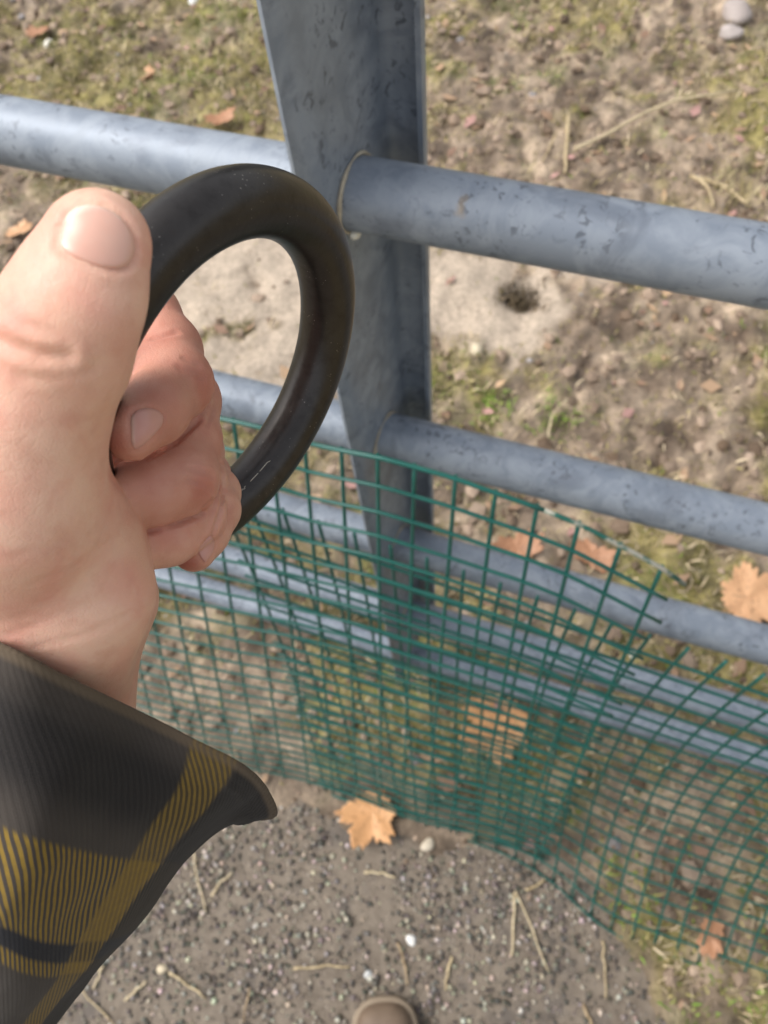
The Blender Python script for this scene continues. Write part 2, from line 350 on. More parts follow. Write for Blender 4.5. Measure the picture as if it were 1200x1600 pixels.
cols = np.where((u < pd_)[:, None], cd_, np.where((u < pd_ + pg)[:, None], cg, cm)) * (0.45 + 0.75 * rng.random((n, 1)))
L = rng.uniform(0.010, 0.030, n) * np.where(u < pd_, 1.7, 1.0)
V, Q, T, C = blades(x, y, L, rng.uniform(0.0018, 0.0045, n), cols, rng.uniform(0.5, 0.99, n))
me = mesh_np('grass', V, Q, T, mat=M_LIT); vcol(me, 'Col', C)
tag(link('grass', me), 'short mossy grass and dead stems over the muddy ground', 'grass', kind='stuff')
# leaf fragments
n = 900; x = rng.uniform(-1.6, 2.0, n); y = rng.uniform(-0.4, 3.6, n); keep = (y > boundary(x) - 0.02) & (rng.random(n) > 0.85 * sand_at(x, y)); x, y = x[keep], y[keep]; n = len(x)
a = rng.uniform(0, 6.28, n); L = rng.uniform(0.008, 0.028, n); W = L * rng.uniform(0.3, 0.7, n); z = gz_at(x, y) + rng.uniform(0.003, 0.014, n)
da = np.stack([np.cos(a), np.sin(a), rng.uniform(-0.4, 0.4, n)], 1) * L[:, None]; db = np.stack([-np.sin(a), np.cos(a), rng.uniform(-0.4, 0.4, n)], 1) * W[:, None]
pc = np.stack([x, y, z], 1); V = np.stack([pc - da, pc - db, pc + da, pc + db], 1).reshape(-1, 3)
t = rng.random(n)[:, None]; cols = np.array([0.20, 0.12, 0.085]) * (1 - t) + np.array([0.46, 0.31, 0.19]) * t
pk = rng.random(n) < 0.15; cols[pk] = np.array([0.40, 0.23, 0.20])
me = mesh_np('leaf_litter', V, np.arange(4 * n).reshape(-1, 4), None, smooth=False, mat=M_LIT); vcol(me, 'Col', np.repeat(cols, 4, 0))
tag(link('leaf_litter', me), 'small brown leaf fragments trodden into the earth', 'leaf litter', kind='stuff')

# ---------------------------------------------------------------- gate
GAZ = math.radians(-25.932); GD = 0.445
DR = np.array([math.cos(GAZ), math.sin(GAZ), 0]); NR = np.array([math.sin(GAZ), -math.cos(GAZ), 0])   # NR points to the photographer
G0 = np.array([0, GD, 0]); T_POST = 0.0188
RH = [1.24517, 0.93083, 0.65525, 0.36625, 0.12867]
def gp(t, s, h): return G0 + DR * (T_POST + t) + NR * s + np.array([0, 0, h])
gate = empty('metal_gate', tuple(gp(0, 0, 0)))
tag(gate, 'weathered galvanised steel gate with round horizontal rails and one folded upright', 'gate')
RR = 0.025
for i, h in enumerate(RH):
    ts = np.linspace(-1.55, 1.45, 61)
    wob = 0.0025 * np.sin(ts * 2.1 + i)
    path = np.stack([gp(t, 0, h + w_) for t, w_ in zip(ts, wob)])
    v, q, t = tube(path, RR, 40)
    child('rail', mesh_np('rail', v, q, t, mat=M_GALV[i]), gate)
# folded upright
def arc(cx_, cy_, r_, a0, a1, n=8):
    a = np.radians(np.linspace(a0, a1, n)); return [(cx_ + r_ * math.cos(b), cy_ + r_ * math.sin(b)) for b in a]
prof = [(-0.0158, 0.0585), (-0.0142, 0.0560), (-0.0124, 0.0525), (-0.0110, 0.0490), (-0.0100, 0.044), (-0.0085, 0.03), (-0.0054, 0.0), (-0.0023, -0.03), (0, -0.052)] + arc(0.008, -0.052, 0.008, 180, 270, 5) + [(0.016, -0.060)] + arc(0.021, -0.0545, 0.0055, 270, 360, 5) + [(0.0265, -0.047)]
prof = np.array(prof); TH = 0.004
tg = np.gradient(prof, axis=0); tg /= np.linalg.norm(tg, axis=1)[:, None]; nrm2 = np.stack([tg[:, 1], -tg[:, 0]], 1)
inner = prof + nrm2 * TH
zs = np.linspace(0.10, 1.62, 40); loop = np.vstack([prof, inner[::-1]]); m = len(loop)
V = np.concatenate([np.stack([gp(a, b, z) for a, b in loop]) for z in zs])
kk = np.arange(m); Q = np.concatenate([np.stack([i * m + kk, i * m + (kk + 1) % m, (i + 1) * m + (kk + 1) % m, (i + 1) * m + kk], 1) for i in range(len(zs) - 1)])
npf = len(prof); cap = []
for b in (0, (len(zs) - 1) * m):
    for j in range(npf - 1): cap.append((b + j, b + j + 1, b + m - 2 - j, b + m - 1 - j))
me = mesh_np('upright', V, np.vstack([Q, np.array(cap)]), mat=M_GALV[5]); 
up = child('upright', me, gate)
es = up.modifiers.new('split', 'EDGE_SPLIT'); es.split_angle = math.radians(50)
# punched holes: raised collars on both faces of the upright
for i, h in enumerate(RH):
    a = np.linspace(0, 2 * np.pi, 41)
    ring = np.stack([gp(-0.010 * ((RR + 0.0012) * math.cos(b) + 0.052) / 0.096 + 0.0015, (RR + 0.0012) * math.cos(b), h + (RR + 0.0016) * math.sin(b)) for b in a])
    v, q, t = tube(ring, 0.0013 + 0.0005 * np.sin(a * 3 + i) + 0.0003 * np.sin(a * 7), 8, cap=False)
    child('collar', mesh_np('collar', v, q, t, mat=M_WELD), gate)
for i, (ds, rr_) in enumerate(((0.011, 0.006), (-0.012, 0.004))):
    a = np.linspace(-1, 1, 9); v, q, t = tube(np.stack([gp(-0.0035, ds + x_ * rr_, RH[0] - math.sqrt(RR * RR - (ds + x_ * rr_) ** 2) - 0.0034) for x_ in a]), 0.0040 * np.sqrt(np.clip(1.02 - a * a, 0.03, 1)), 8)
    child('gap_light_bead', mesh_np('gap_light_bead', v, q, t, mat=M_CREAM), gate)  # added cream beads imitate light passing through the gap under the top rail
# end stiles, beyond the frame on both sides
for t_ in (-1.55, 1.45):
    v, q, t = tube(np.stack([gp(t_, 0, z) for z in np.linspace(0.06, 1.36, 14)]), 0.03, 24)
    child('end_stile', mesh_np('end_stile', v, q, t, mat=M_GALV[2]), gate)

# ---------------------------------------------------------------- wire mesh
def plane_pt(px, py, off):
    d = ray(px, py); k_ = ((G0 + NR * off) @ NR) / (d @ NR); return CAM + d * k_
def wire(path, r_=0.0020): return tube(path, r_, 7)
# near sheet: its columns, from hidden left end to the cut right edge
top_px = [(65, 588), (115, 599), (165, 611), (215, 622), (265, 634), (315, 645), (365, 656), (420, 668), (475, 686), (533, 699), (590, 711), (648, 727), (712, 744), (775, 765), (840, 788), (905, 816), (970, 850), (1035, 884)]
bot_px = [(216, 1172), (254, 1180), (292, 1188), (330, 1196), (368, 1202), (406, 1210), (444, 1218), (482, 1227), (520, 1240), (556, 1252), (594, 1267), (628, 1281), (665, 1292), (703, 1300), (742, 1308), (778, 1316), (810, 1325), (842, 1336)]
TP = np.array([plane_pt(a, b, 0.100) for a, b in top_px]); BP = np.array([G(a, b, 0.01) for a, b in bot_px])
nrow = 28
def near_pt(c_, r_):                       # c_ column (float), r_ 0..1 downwards
    i = int(np.clip(math.floor(c_), 0, len(TP) - 2)); t = c_ - i
    a = TP[i] * (1 - t) + TP[i + 1] * t; b = BP[i] * (1 - t) + BP[i + 1] * t
    p = a * (1 - r_) + b * r_
    bul = math.sin(math.pi * r_) * 0.006 * math.sin(c_ * 0.4 + 0.4)
    return p + NR * bul + np.array([0, 0, 0.0015 * math.sin(c_ * 1.3 + r_ * 9)])
sheet = empty('wire_mesh', tuple(BP[10])); tag(sheet, 'tall sheet of green coated wire mesh with cut right edge leaning on the gate', 'wire mesh')
for c_ in range(len(TP)):
    path = np.array([near_pt(c_, r_) for r_ in np.linspace(0, 1, 40)]); v, q, t = wire(path)
    child('vertical_wire', mesh_np('vertical_wire', v, q, t, mat=M_GREEN), sheet)
for r_ in range(nrow):
    f_ = r_ / (nrow - 1.0); ov = 0.35 + 0.2 * random.random()
    if r_ == 0: ov = 0.62
    cs = np.concatenate([np.linspace(0, len(TP) - 1, 43), [len(TP) - 1 + ov]])
    path = np.array([near_pt(a, f_) for a in cs]) + NR * 0.0024
    if r_ == 0:
        cut = 35
        v, q, t = wire(path[:cut + 1], 0.0023); child('horizontal_wire', mesh_np('horizontal_wire', v, q, t, mat=M_GREEN), sheet)
        path[-1] += np.array([0, 0, -0.006]); v, q, t = wire(path[cut:], 0.0022)
        o = child('horizontal_wire', mesh_np('horizontal_wire', v, q, t, mat=M_BARE), sheet); o['label'] = 'bare weathered end of the top wire, its green coating worn off'
    else:
        v, q, t = wire(path); child('horizontal_wire', mesh_np('horizontal_wire', v, q, t, mat=M_GREEN), sheet)
# far sheet: lower, behind the first, sweeping forward along the ground at the right
sheet2 = empty('wire_mesh', tuple(G(1050, 1455))); tag(sheet2, 'lower strip of green wire mesh curling forward along the ground at the right', 'wire mesh')
A_ = np.array([0.278, 0.185, 0.0]); NC = 34
def far_pt(c_, r_):                        # c_ column index (0 at px 1060), r_ 0..1
    base = A_ + DR * (0.0385 * c_)
    off = 0.0
    fwd = 0.04 * r_ + 0.205 * r_ ** 3 * smoothstep(-9, 3, np.array(c_)) + 0.14 * r_ ** 2.0 * smoothstep(0, -9, np.array(c_))
    h = 0.83 - 0.82 * r_ ** 0.92 - 0.006 * c_ * (1 - r_)
    slide = -0.02 * r_ * 0 + 0.06 * r_ ** 2
    return base + NR * (fwd + float(off)) + DR * slide + np.array([0, 0, float(max(h, 0.008))])
cols_far = range(-13, 14)
for c_ in cols_far:
    st = -0.02 if c_ >= -4 else -0.012
    path = np.array([far_pt(c_, r_) for r_ in np.linspace(0.0, 1, 36)]); path = np.vstack([path[0] * 2 - path[1], path]); v, q, t = wire(path)
    child('vertical_wire', mesh_np('vertical_wire', v, q, t, mat=M_GREEN), sheet2)
nr2 = 24
for r_ in range(nr2):
    f_ = 0.012 + 0.988 * (r_ / (nr2 - 1.0)); path = np.array([far_pt(a, f_) for a in np.linspace(-13.3, 13.3, 64)]) + NR * 0.0024; v, q, t = wire(path)
    child('horizontal_wire', mesh_np('horizontal_wire', v, q, t, mat=M_GREEN), sheet2)

# ---------------------------------------------------------------- steel ring
RC = np.array([(343.85 - CX) / FPX * 0.1995, (599.2 - CY) / FPX * 0.1995, 0.1995]); RA, RB = 1.2461, 0.5209
RN = np.array([math.sin(RA) * math.cos(RB), math.sin(RA) * math.sin(RB), -math.cos(RA)])
RU = np.cross(RN, [0, 0, 1.0]); RU /= np.linalg.norm(RU); RV = np.cross(RN, RU); RMAJ, RMIN = 0.0462, 0.008
def ring_pt(th, ph, rr=RMIN):
    rad = math.cos(th) * RU + math.sin(th) * RV
    return RC + rad * RMAJ + rr * (math.cos(ph) * rad + math.sin(ph) * RN)
NA, NB = 160, 40; V = []
for i in range(NA):
    th = 2 * math.pi * i / NA
    for j in range(NB):
        ph = 2 * math.pi * j / NB
        V.append(ring_pt(th, ph, RMIN * (1 + 0.006 * math.sin(3 * th + 1) + 0.004 * math.sin(11 * th + 2 * ph))))
V = c2w(np.array(V)); i, j = np.meshgrid(np.arange(NA), np.arange(NB), indexing='ij'); i = i.ravel(); j = j.ravel()
Q = np.stack([i * NB + j, i * NB + (j + 1) % NB, ((i + 1) % NA) * NB + (j + 1) % NB, ((i + 1) % NA) * NB + j], 1)
ring_c = c2w(RC[None])[0]
ringE = empty('steel_ring', tuple(ring_c)); tag(ringE, 'thick black steel ring gripped in the raised left hand', 'ring')
child('ring_body', mesh_np('ring_body', V, Q, mat=M_RING), ringE)
def ring_find(px, py):
    th, ph = np.meshgrid(np.linspace(0, 2 * np.pi, 721), np.linspace(0, 2 * np.pi, 121)); th = th.ravel(); ph = ph.ravel()
    rd = np.cos(th)[:, None] * RU + np.sin(th)[:, None] * RV; nn = np.cos(ph)[:, None] * rd + np.sin(ph)[:, None] * RN; pp = RC + rd * RMAJ + nn * (RMIN + 0.00005)
    e = np.hypot(CX + FPX * pp[:, 0] / pp[:, 2] - px, CY + FPX * pp[:, 1] / pp[:, 2] - py) + 1e3 * ((pp * nn).sum(1) > 0); return pp[e.argmin()]
for a_, b_ in (((391, 752), (404, 738)), ((406, 736), (421, 720)), ((378, 766), (384, 760))):
    v, q, t = tube(c2w(np.array([ring_find(a_[0] + (b_[0] - a_[0]) * x_ + random.uniform(-1, 1), a_[1] + (b_[1] - a_[1]) * x_) for x_ in np.linspace(0, 1, 6)])), 0.00014, 5)
    child('scratch', mesh_np('scratch', v, q, t, mat=M_SCRATCH), ringE)

# ---------------------------------------------------------------- person: hand
def K(px, py, z): return np.array([(px - CX) / FPX * z, (py - CY) / FPX * z, z]) * 1000.0     # camera coords, mm
STEP = 0.85
lo = np.array([-165.0, -66.0, 108.0]); hi = np.array([-30.0, 104.0, 250.0])
dims = np.ceil((hi - lo) / STEP).astype(int) + 1
BIG = 60.0
def grid(a, b):
    a = np.clip(np.floor((a - lo) / STEP).astype(int), 0, dims - 1); b = np.clip(np.ceil((b - lo) / STEP).astype(int) + 1, 1, dims)
    ax = [lo[i] + STEP * np.arange(a[i], b[i], dtype=np.float32) for i in range(3)]
    return tuple(slice(a[i], b[i]) for i in range(3)), np.meshgrid(*ax, indexing='ij', sparse=True)
def smin(a, b, kk_):
    h = np.maximum(kk_ - np.abs(a - b), 0) / kk_; return np.minimum(a, b) - h * h * kk_ * 0.25
def newfield(): return np.full(dims, BIG, np.float32)
def cone(Fd, a, b, ra, rb, k_, flat=None, ff=1.0):
    """round cone from a to b joined smoothly into field Fd; flat = direction squeezed by ff"""
    mg = max(ra, rb) * max(1, 1 / ff) + k_ + 8; lo_ = np.minimum(a, b) - mg; hi_ = np.maximum(a, b) + mg
    sl, (gx_, gy_, gz_) = grid(lo_, hi_)
    ab = b - a; L2 = ab @ ab + 1e-9
    px_, py_, pz_ = gx_ - a[0], gy_ - a[1], gz_ - a[2]
    t = np.clip((px_ * ab[0] + py_ * ab[1] + pz_ * ab[2]) / L2, 0, 1)
    dx, dy, dz = px_ - t * ab[0], py_ - t * ab[1], pz_ - t * ab[2]
    if flat is not None:
        fl = flat / np.linalg.norm(flat); dd = dx * fl[0] + dy * fl[1] + dz * fl[2]; e = (1 / ff - 1)
        dx, dy, dz = dx + dd * e * fl[0], dy + dd * e * fl[1], dz + dd * e * fl[2]
    d = np.sqrt(dx * dx + dy * dy + dz * dz) - (ra + (rb - ra) * t)
    Fd[sl] = smin(Fd[sl], d.astype(np.float32), k_)
def chain(Fd, pts, k_):
    for (a, ra), (b, rb) in zip(pts[:-1], pts[1:]): cone(Fd, a, b, ra, rb, k_)
ZV = np.array([0, 0, 1.0])
# fingers: (MCP, PIP, DIP, tip)
FING = {
 'index':  [(K(-20, 610, .188), 11.5), (K(120, 540, .203), 9.6), (K(226, 492, .2075), 9.0), (K(262, 545, .199), 8.3), (K(277, 598, .188), 8.3), (K(238, 640, .1765), 7.9), (K(203, 670, .1665), 6.9)],
 'middle': [(K(-70, 715, .200), 12.0), (K(110, 655, .214), 10.0), (K(290, 626, .2135), 9.2), (K(292, 688, .2015), 8.6), (K(284, 750, .1895), 8.5), (K(236, 768, .182), 8.1), (K(188, 778, .175), 7.2)],
 'ring':   [(K(-70, 815, .213), 11.5), (K(110, 765, .222), 9.5), (K(300, 705, .2225), 8.6), (K(307, 758, .2115), 8.0), (K(302, 806, .200), 7.9), (K(262, 835, .192), 7.5), (K(222, 850, .185), 6.8)],
 'pinky':  [(K(-40, 905, .224), 10.5), (K(120, 840, .232), 8.5), (K(318, 742, .230), 7.4), (K(335, 770, .2195), 6.9), (K(334, 797, .2115), 6.8), (K(318, 832, .206), 6.4), (K(303, 859, .201), 5.8)],
}
fields = {}
for nm, ch in FING.items():
    f_ = newfield(); chain(f_, ch, 3.0); fields[nm] = f_
    if nm == 'index': cone(f_, K(150, 590, .186), K(225, 590, .190), 9.0, 8.5, 4.0)
# thumb with its thenar mass
th_ = newfield()
tipd = np.array([0.25, 0.1, 1.0])
cone(th_, K(88, 545, .1385), K(122, 462, .1335), 12.4, 11.3, 4.0, tipd, 0.86)
cone(th_, K(122, 462, .1335), K(150, 385, .1325), 11.3, 9.7, 4.0, tipd, 0.84)
cone(th_, K(88, 545, .1385), K(44, 660, .1455), 12.4, 13.0, 6.0)
cone(th_, K(44, 660, .1455), K(15, 790, .1545), 13.0, 16.5, 7.0)
cone(th_, K(15, 790, .1545), K(40, 960, .180), 17.0, 17.0, 10.0)
cone(th_, K(40, 960, .180), K(55, 1120, .211), 17.0, 18.0, 12.0)
cone(th_, K(114, 850, .1715), K(122, 925, .1745), 14.4, 15.2, 7.0)          # thenar pad
cone(th_, K(122, 925, .1745), K(102, 1030, .187), 15.2, 15.8, 8.0)
cone(th_, K(58, 735, .157), K(112, 840, .170), 11.5, 14.0, 5.0)
# palm, heel and wrist
pm = newfield()
W_ = K(60, 1130, .207)
for nm, c_ in (('index', .0), ('middle', .0), ('ring', 0), ('pinky', 0)):
    a, ra = FING[nm][0]; cone(pm, a, W_ + np.array([0, 0, (ra - 11) * -4]), ra + 1.0, 15.0, 10.0)
cone(pm, K(166, 938, .2035), K(112, 1080, .214), 13.4, 14.0, 8.0)             # heel of the hand on the little finger side
cone(pm, K(-40, 880, .213), K(150, 925, .208), 12, 11, 8.0)
cone(pm, K(60, 1110, .207), K(50, 1260, .215), 21.0, 22.0, 10.0, np.array([0.2, 0.2, 1]), 0.8)
cone(pm, K(108, 1090, .2), K(100, 1230, .212), 13.5, 16.0, 10.0)
cone(pm, K(50, 1260, .215), K(10, 1340, .222), 22.0, 23.0, 10.0)
HF = smin(th_, pm, 9.0)
fg = fields['index']
for nm in ('middle', 'ring', 'pinky'): fg = smin(fg, fields[nm], 0.35)
HF = smin(HF, fg, 0.6)
del th_, pm, fg, fields
# flesh presses against the ring: carve the bar out of it
sl, (gx_, gy_, gz_) = grid(lo, hi)
rc = RC * 1000; qx, qy, qz = gx_ - rc[0], gy_ - rc[1], gz_ - rc[2]
hn = qx * RN[0] + qy * RN[1] + qz * RN[2]
rad = np.sqrt(np.maximum(qx * qx + qy * qy + qz * qz - hn * hn, 0)) - RMAJ * 1000
tor = (np.sqrt(rad * rad + hn * hn) - RMIN * 1000 - 0.05).astype(np.float32)
HF = -smin(-HF, tor, 1.2); del tor, rad, hn
def sample(p):
    q = (p - lo) / STEP; i = np.clip(np.floor(q).astype(int), 0, dims - 2); f_ = np.clip(q - i, 0, 1); r = 0
    for dx in (0, 1):
        for dy in (0, 1):
            for dz in (0, 1):
                wgt = (f_[:, 0] if dx else 1 - f_[:, 0]) * (f_[:, 1] if dy else 1 - f_[:, 1]) * (f_[:, 2] if dz else 1 - f_[:, 2])
                r = r + wgt * HF[i[:, 0] + dx, i[:, 1] + dy, i[:, 2] + dz]
    return r
def cast(px, py):
    """first surface point of the hand on the view rays (used once to find where nails and creases lie)"""
    px = np.asarray(px, float); py = np.asarray(py, float)
    d = np.stack([(px - CX) / FPX, (py - CY) / FPX, np.ones_like(px)], 1); z = np.full(len(px), 112.0)
    for _ in range(160): z = z + np.clip(sample(d * z[:, None]), -1.0, 3.0) * 0.7
    return d * z[:, None]
def grad(p, e=0.8):
    g = np.stack([sample(p + np.eye(3)[i] * e) - sample(p - np.eye(3)[i] * e) for i in range(3)], 1)
    return g / (np.linalg.norm(g, axis=1)[:, None] + 1e-9)
def surface_nets(Vf):
    c = [Vf[a:dims[0] - 1 + a, b:dims[1] - 1 + b, d:dims[2] - 1 + d] for a in (0, 1) for b in (0, 1) for d in (0, 1)]
    neg = sum((x < 0).astype(np.int8) for x in c); act = (neg > 0) & (neg < 8)
    idx = np.argwhere(act); vid = np.full(act.shape, -1, np.int64); vid[act] = np.arange(len(idx))
    cv = np.stack([x[act] for x in c], 1); off = np.array([(a, b, d) for a in (0, 1) for b in (0, 1) for d in (0, 1)], float)
    s = np.zeros((len(idx), 3)); cnt = np.zeros(len(idx))
    for a in range(8):
        for b in range(a + 1, 8):
            if np.abs(off[a] - off[b]).sum() != 1: continue
            m_ = (cv[:, a] < 0) != (cv[:, b] < 0); t = cv[m_, a] / (cv[m_, a] - cv[m_, b])
            s[m_] += off[a] + t[:, None] * (off[b] - off[a]); cnt[m_] += 1
    pos = lo + STEP * (idx + s / cnt[:, None]); quads = []
    for ax in range(3):
        A = [slice(None)] * 3; B = [slice(None)] * 3; A[ax] = slice(0, -1); B[ax] = slice(1, None)
        sa_, sb_ = Vf[tuple(A)] < 0, Vf[tuple(B)] < 0; e = np.argwhere(sa_ != sb_)
        o1, o2 = [(1, 2), (2, 0), (0, 1)][ax]; e = e[(e[:, o1] > 0) & (e[:, o2] > 0) & (e[:, o1] < dims[o1] - 1) & (e[:, o2] < dims[o2] - 1)]
        flip = sa_[e[:, 0], e[:, 1], e[:, 2]]
        def cell(d1, d2):
            q = e.copy(); q[:, o1] -= d1; q[:, o2] -= d2; return vid[q[:, 0], q[:, 1], q[:, 2]]
        q = np.stack([cell(1, 1), cell(0, 1), cell(0, 0), cell(1, 0)], 1); q[~flip] = q[~flip][:, ::-1]; quads.append(q)
    return pos, np.concatenate(quads)
hv, hq = surface_nets(HF)
hn_ = grad(hv)
# skin folds: polylines over the skin -> shallow grooves
def densify(pl, n=60):
    pl = np.array(pl, float); s = np.r_[0, np.cumsum(np.linalg.norm(np.diff(pl, axis=0), axis=1))]; u = np.linspace(0, s[-1], n)
    return np.stack([np.interp(u, s, pl[:, 0]), np.interp(u, s, pl[:, 1])], 1)
NAIL = {
 'thumb': [(90, 382), (95, 350), (108, 328), (130, 318), (160, 321), (188, 336), (206, 360), (213, 387), (207, 409), (190, 420), (160, 417), (130, 406), (104, 395)],
 'index': [(204, 652), (212, 641), (230, 636), (248, 640), (257, 650), (254, 665), (240, 681), (222, 698), (210, 705), (205, 690)],
 'little': [(309, 860), (320, 847), (331, 838), (336, 846), (333, 862), (321, 880), (314, 872)],
}
CREASE = [([(-30, 520), (15, 540), (60, 556), (105, 558)], 1.2, 0.75), ([(40, 508), (75, 520), (112, 536)], 0.9, 0.22), ([(30, 590), (90, 588), (150, 574)], 1.0, 0.18),
          ([(50, 912), (112, 888), (180, 838)], 0.9, 0.15), ([(0, 998), (95, 960), (170, 935)], 0.9, 0.12), ([(20, 870), (90, 850), (150, 800)], 0.8, 0.07), ([(60, 1010), (140, 990), (200, 960)], 0.9, 0.15),
          ([(160, 715), (172, 745), (196, 775)], 0.9, 0.2), ([(232, 829), (280, 815), (312, 803), (328, 785)], 0.8, 0.9), ([(346, 722), (350, 758), (345, 800), (332, 836), (312, 856)], 0.7, 0.95), ([(338, 600), (334, 640), (322, 665)], 0.6, 0.4), ([(182, 722), (225, 718), (272, 694), (312, 655)], 0.7, 0.8), ([(288, 560), (312, 572)], 0.7, 0.35), ([(280, 575), (318, 590)], 0.7, 0.3), ([(240, 530), (275, 520)], 0.8, 0.4),
          ([(296, 732), (315, 736), (333, 744)], 0.6, 0.42), ([(292, 750), (312, 755), (330, 764)], 0.6, 0.4), ([(300, 768), (322, 774)], 0.5, 0.3)]
disp = np.zeros(len(hv))
def groove(pts3, width, depth):
    global disp
    bb0, bb1 = pts3.min(0) - 4 * width, pts3.max(0) + 4 * width
    m_ = np.where(((hv > bb0) & (hv < bb1)).all(1))[0]
    if not len(m_): return
    d2 = ((hv[m_][:, None] - pts3[None]) ** 2).sum(2).min(1)
    disp[m_] -= depth * np.exp(-d2 / width ** 2) - 0.35 * depth * np.exp(-(np.sqrt(d2) - 2.1 * width) ** 2 / width ** 2)
for pl, wdt, dep in CREASE:
    q = densify(pl); groove(cast(q[:, 0], q[:, 1]), wdt, dep)
for nm, pl in NAIL.items():
    q = densify(pl + [pl[0]], 90); groove(cast(q[:, 0], q[:, 1]), 0.75 if nm == 'thumb' else 0.55, 0.55 if nm == 'thumb' else 0.35)
# redness of knuckles and finger backs
red = np.zeros(len(hv))
def spot(p, r_, amt):
    global red
    red = np.maximum(red, amt * np.exp(-((hv - p) ** 2).sum(1) / r_ ** 2))
for nm, amt in (('index', 1.0), ('middle', 0.95), ('ring', 0.4), ('pinky', 0.6)):
    ch = [a for a, _ in FING[nm]]
    for a, b in zip(ch[1:-1], ch[2:]):
        for t in (0, 0.5): spot(a * (1 - t) + b * t, 17.0, amt * 0.8)
    spot(ch[4] + np.array([4, 2, -4.0]), 8.0, amt)
    spot(ch[6], 9.0, amt * 0.8)
spot(K(292, 880, .196), 7.0, 0.9); spot(K(180, 700, .160), 7.0, 0.8); spot(K(10, 540, .125), 8.0, 0.40); spot(K(70, 575, .127), 9.0, 0.22); spot(K(205, 400, .125), 4.0, 0.25)
spot(K(215, 860, .165), 8.0, 0.25); spot(K(205, 1080, .19), 15.0, 0.35); spot(K(60, 870, .145), 9.0, 0.2)
hv2 = hv + hn_ * disp[:, None]
person = empty('person', (-0.20, -0.30, 0.0))
tag(person, 'person in mustard and black plaid shirt and brown boot gripping the steel ring', 'person')
me = mesh_np('hand', c2w(hv2 / 1000.0), hq, mat=M_SKIN)
a = me.attributes.new('red', 'FLOAT', 'POINT'); a.data.foreach_set('value', red.astype(np.float32))
hand = child('hand', me, person)
# nails: thin curved plates lying on the fingertips
for nm, pl in NAIL.items():
    pl = np.array(pl, float); nO = 48; q = densify(np.vstack([pl, pl[:1]]), nO + 1)[:-1]; cc = q.mean(0)
    q = (q + np.roll(q, 1, 0) + np.roll(q, -1, 0)) / 3; rings = [0.0, 0.25, 0.5, 0.7, 0.84, 0.93, 0.985, 1.03]
    lift = [0.40, 0.39, 0.36, 0.31, 0.25, 0.15, -0.08, -0.6] if nm == 'thumb' else [0.32, 0.31, 0.28, 0.24, 0.18, 0.08, -0.1, -0.5]
    allp = [cc[None]] + [cc + (q - cc) * s for s in rings[1:]]
    ap = np.concatenate(allp); s3 = cast(ap[:, 0], ap[:, 1]); g3 = grad(s3, 1.6)
    lf = np.concatenate([[lift[0]]] + [np.full(nO, l) for l in lift[1:]]); s3 = s3 + g3 * lf[:, None]
    kk = np.arange(nO); tri = np.stack([np.zeros(nO, int), 1 + (kk + 1) % nO, 1 + kk], 1); qd = []
    for i in range(len(rings) - 2): qd.append(np.stack([1 + i * nO + kk, 1 + i * nO + (kk + 1) % nO, 1 + (i + 1) * nO + (kk + 1) % nO, 1 + (i + 1) * nO + kk], 1))
    me = mesh_np('fingernail', c2w(s3 / 1000.0), np.concatenate(qd), tri, mat=M_NAIL if nm == 'thumb' else M_NAIL2)
    if nm == 'thumb': tipv = smoothstep(0.72, 0.95, np.linalg.norm(ap - cc, axis=1) / 55) * (ap[:, 1] < 345) * 0.8
    elif nm == 'index': tipv = smoothstep(213, 206, ap[:, 0]) * 0.6
    else: tipv = np.zeros(len(ap))
    a = me.attributes.new('tip', 'FLOAT', 'POINT'); a.data.foreach_set('value', tipv.astype(np.float32))
    o = link('fingernail', me, hand)
    o['label'] = {'thumb': 'broad pale thumb nail', 'index': 'index finger nail', 'little': 'nail of the little finger'}[nm]

# ---------------------------------------------------------------- shirt sleeve
k = NT('plaid_flannel'); uv = k.n('UVMap', uv_map='UVMap').outputs[0]; sep = k.n('SeparateXYZ', i_Vector=uv)
u_, v_ = sep.outputs[0], sep.outputs[1]          # u: mm around the arm, v: mm along the arm
nzv = k.noise(uv, 0.25, 3, 0.6)
def band(x, a, b, s=0.8):
    up_ = k.math('SMOOTHSTEP', x) if False else k.n('MapRange', interpolation_type='SMOOTHSTEP', i_0=x, i_1=a - s, i_2=a + s, i_3=0.0, i_4=1.0).outputs[0]
    dn = k.n('MapRange', interpolation_type='SMOOTHSTEP', i_0=x, i_1=b - s, i_2=b + s, i_3=1.0, i_4=0.0).outputs[0]
    return k.math('MULTIPLY', up_, dn)
def addm(*a):
    r = a[0]
    for b in a[1:]: r = k.math('MAXIMUM', r, b)
    return r
ud = k.math('ADD', k.math('MULTIPLY_ADD', nzv, 0.35, u_), k.math('MULTIPLY', k.noise(uv, 0.06, 2), 1.6))
twill = k.math('MULTIPLY_ADD', k.math('SINE', k.math('MULTIPLY', k.math('MULTIPLY_ADD', v_, -0.80, ud), 2 * math.pi / 2.1)), 0.5, 0.5)
twill = k.n('MapRange', interpolation_type='SMOOTHSTEP', i_0=twill, i_1=0.25, i_2=0.75, i_3=0.0, i_4=1.0).outputs[0]
wv = addm(band(v_, 31, 51), band(v_, 56, 60), band(v_, 84, 104), band(v_, 109, 114), band(v_, 150, 172))
wu = addm(band(u_, 26, 40, 1.2), band(u_, -62, -50))
GRY, BLK, YEL = (0.046, 0.038, 0.032), (0.014, 0.0125, 0.0125), (0.25, 0.155, 0.018)
base = k.mix(addm(band(v_, 7, 24, 5), band(u_, 41, 110, 1.2)), GRY, BLK)
base = k.mix(band(v_, 51, 56), base, (0.012, 0.013, 0.018))
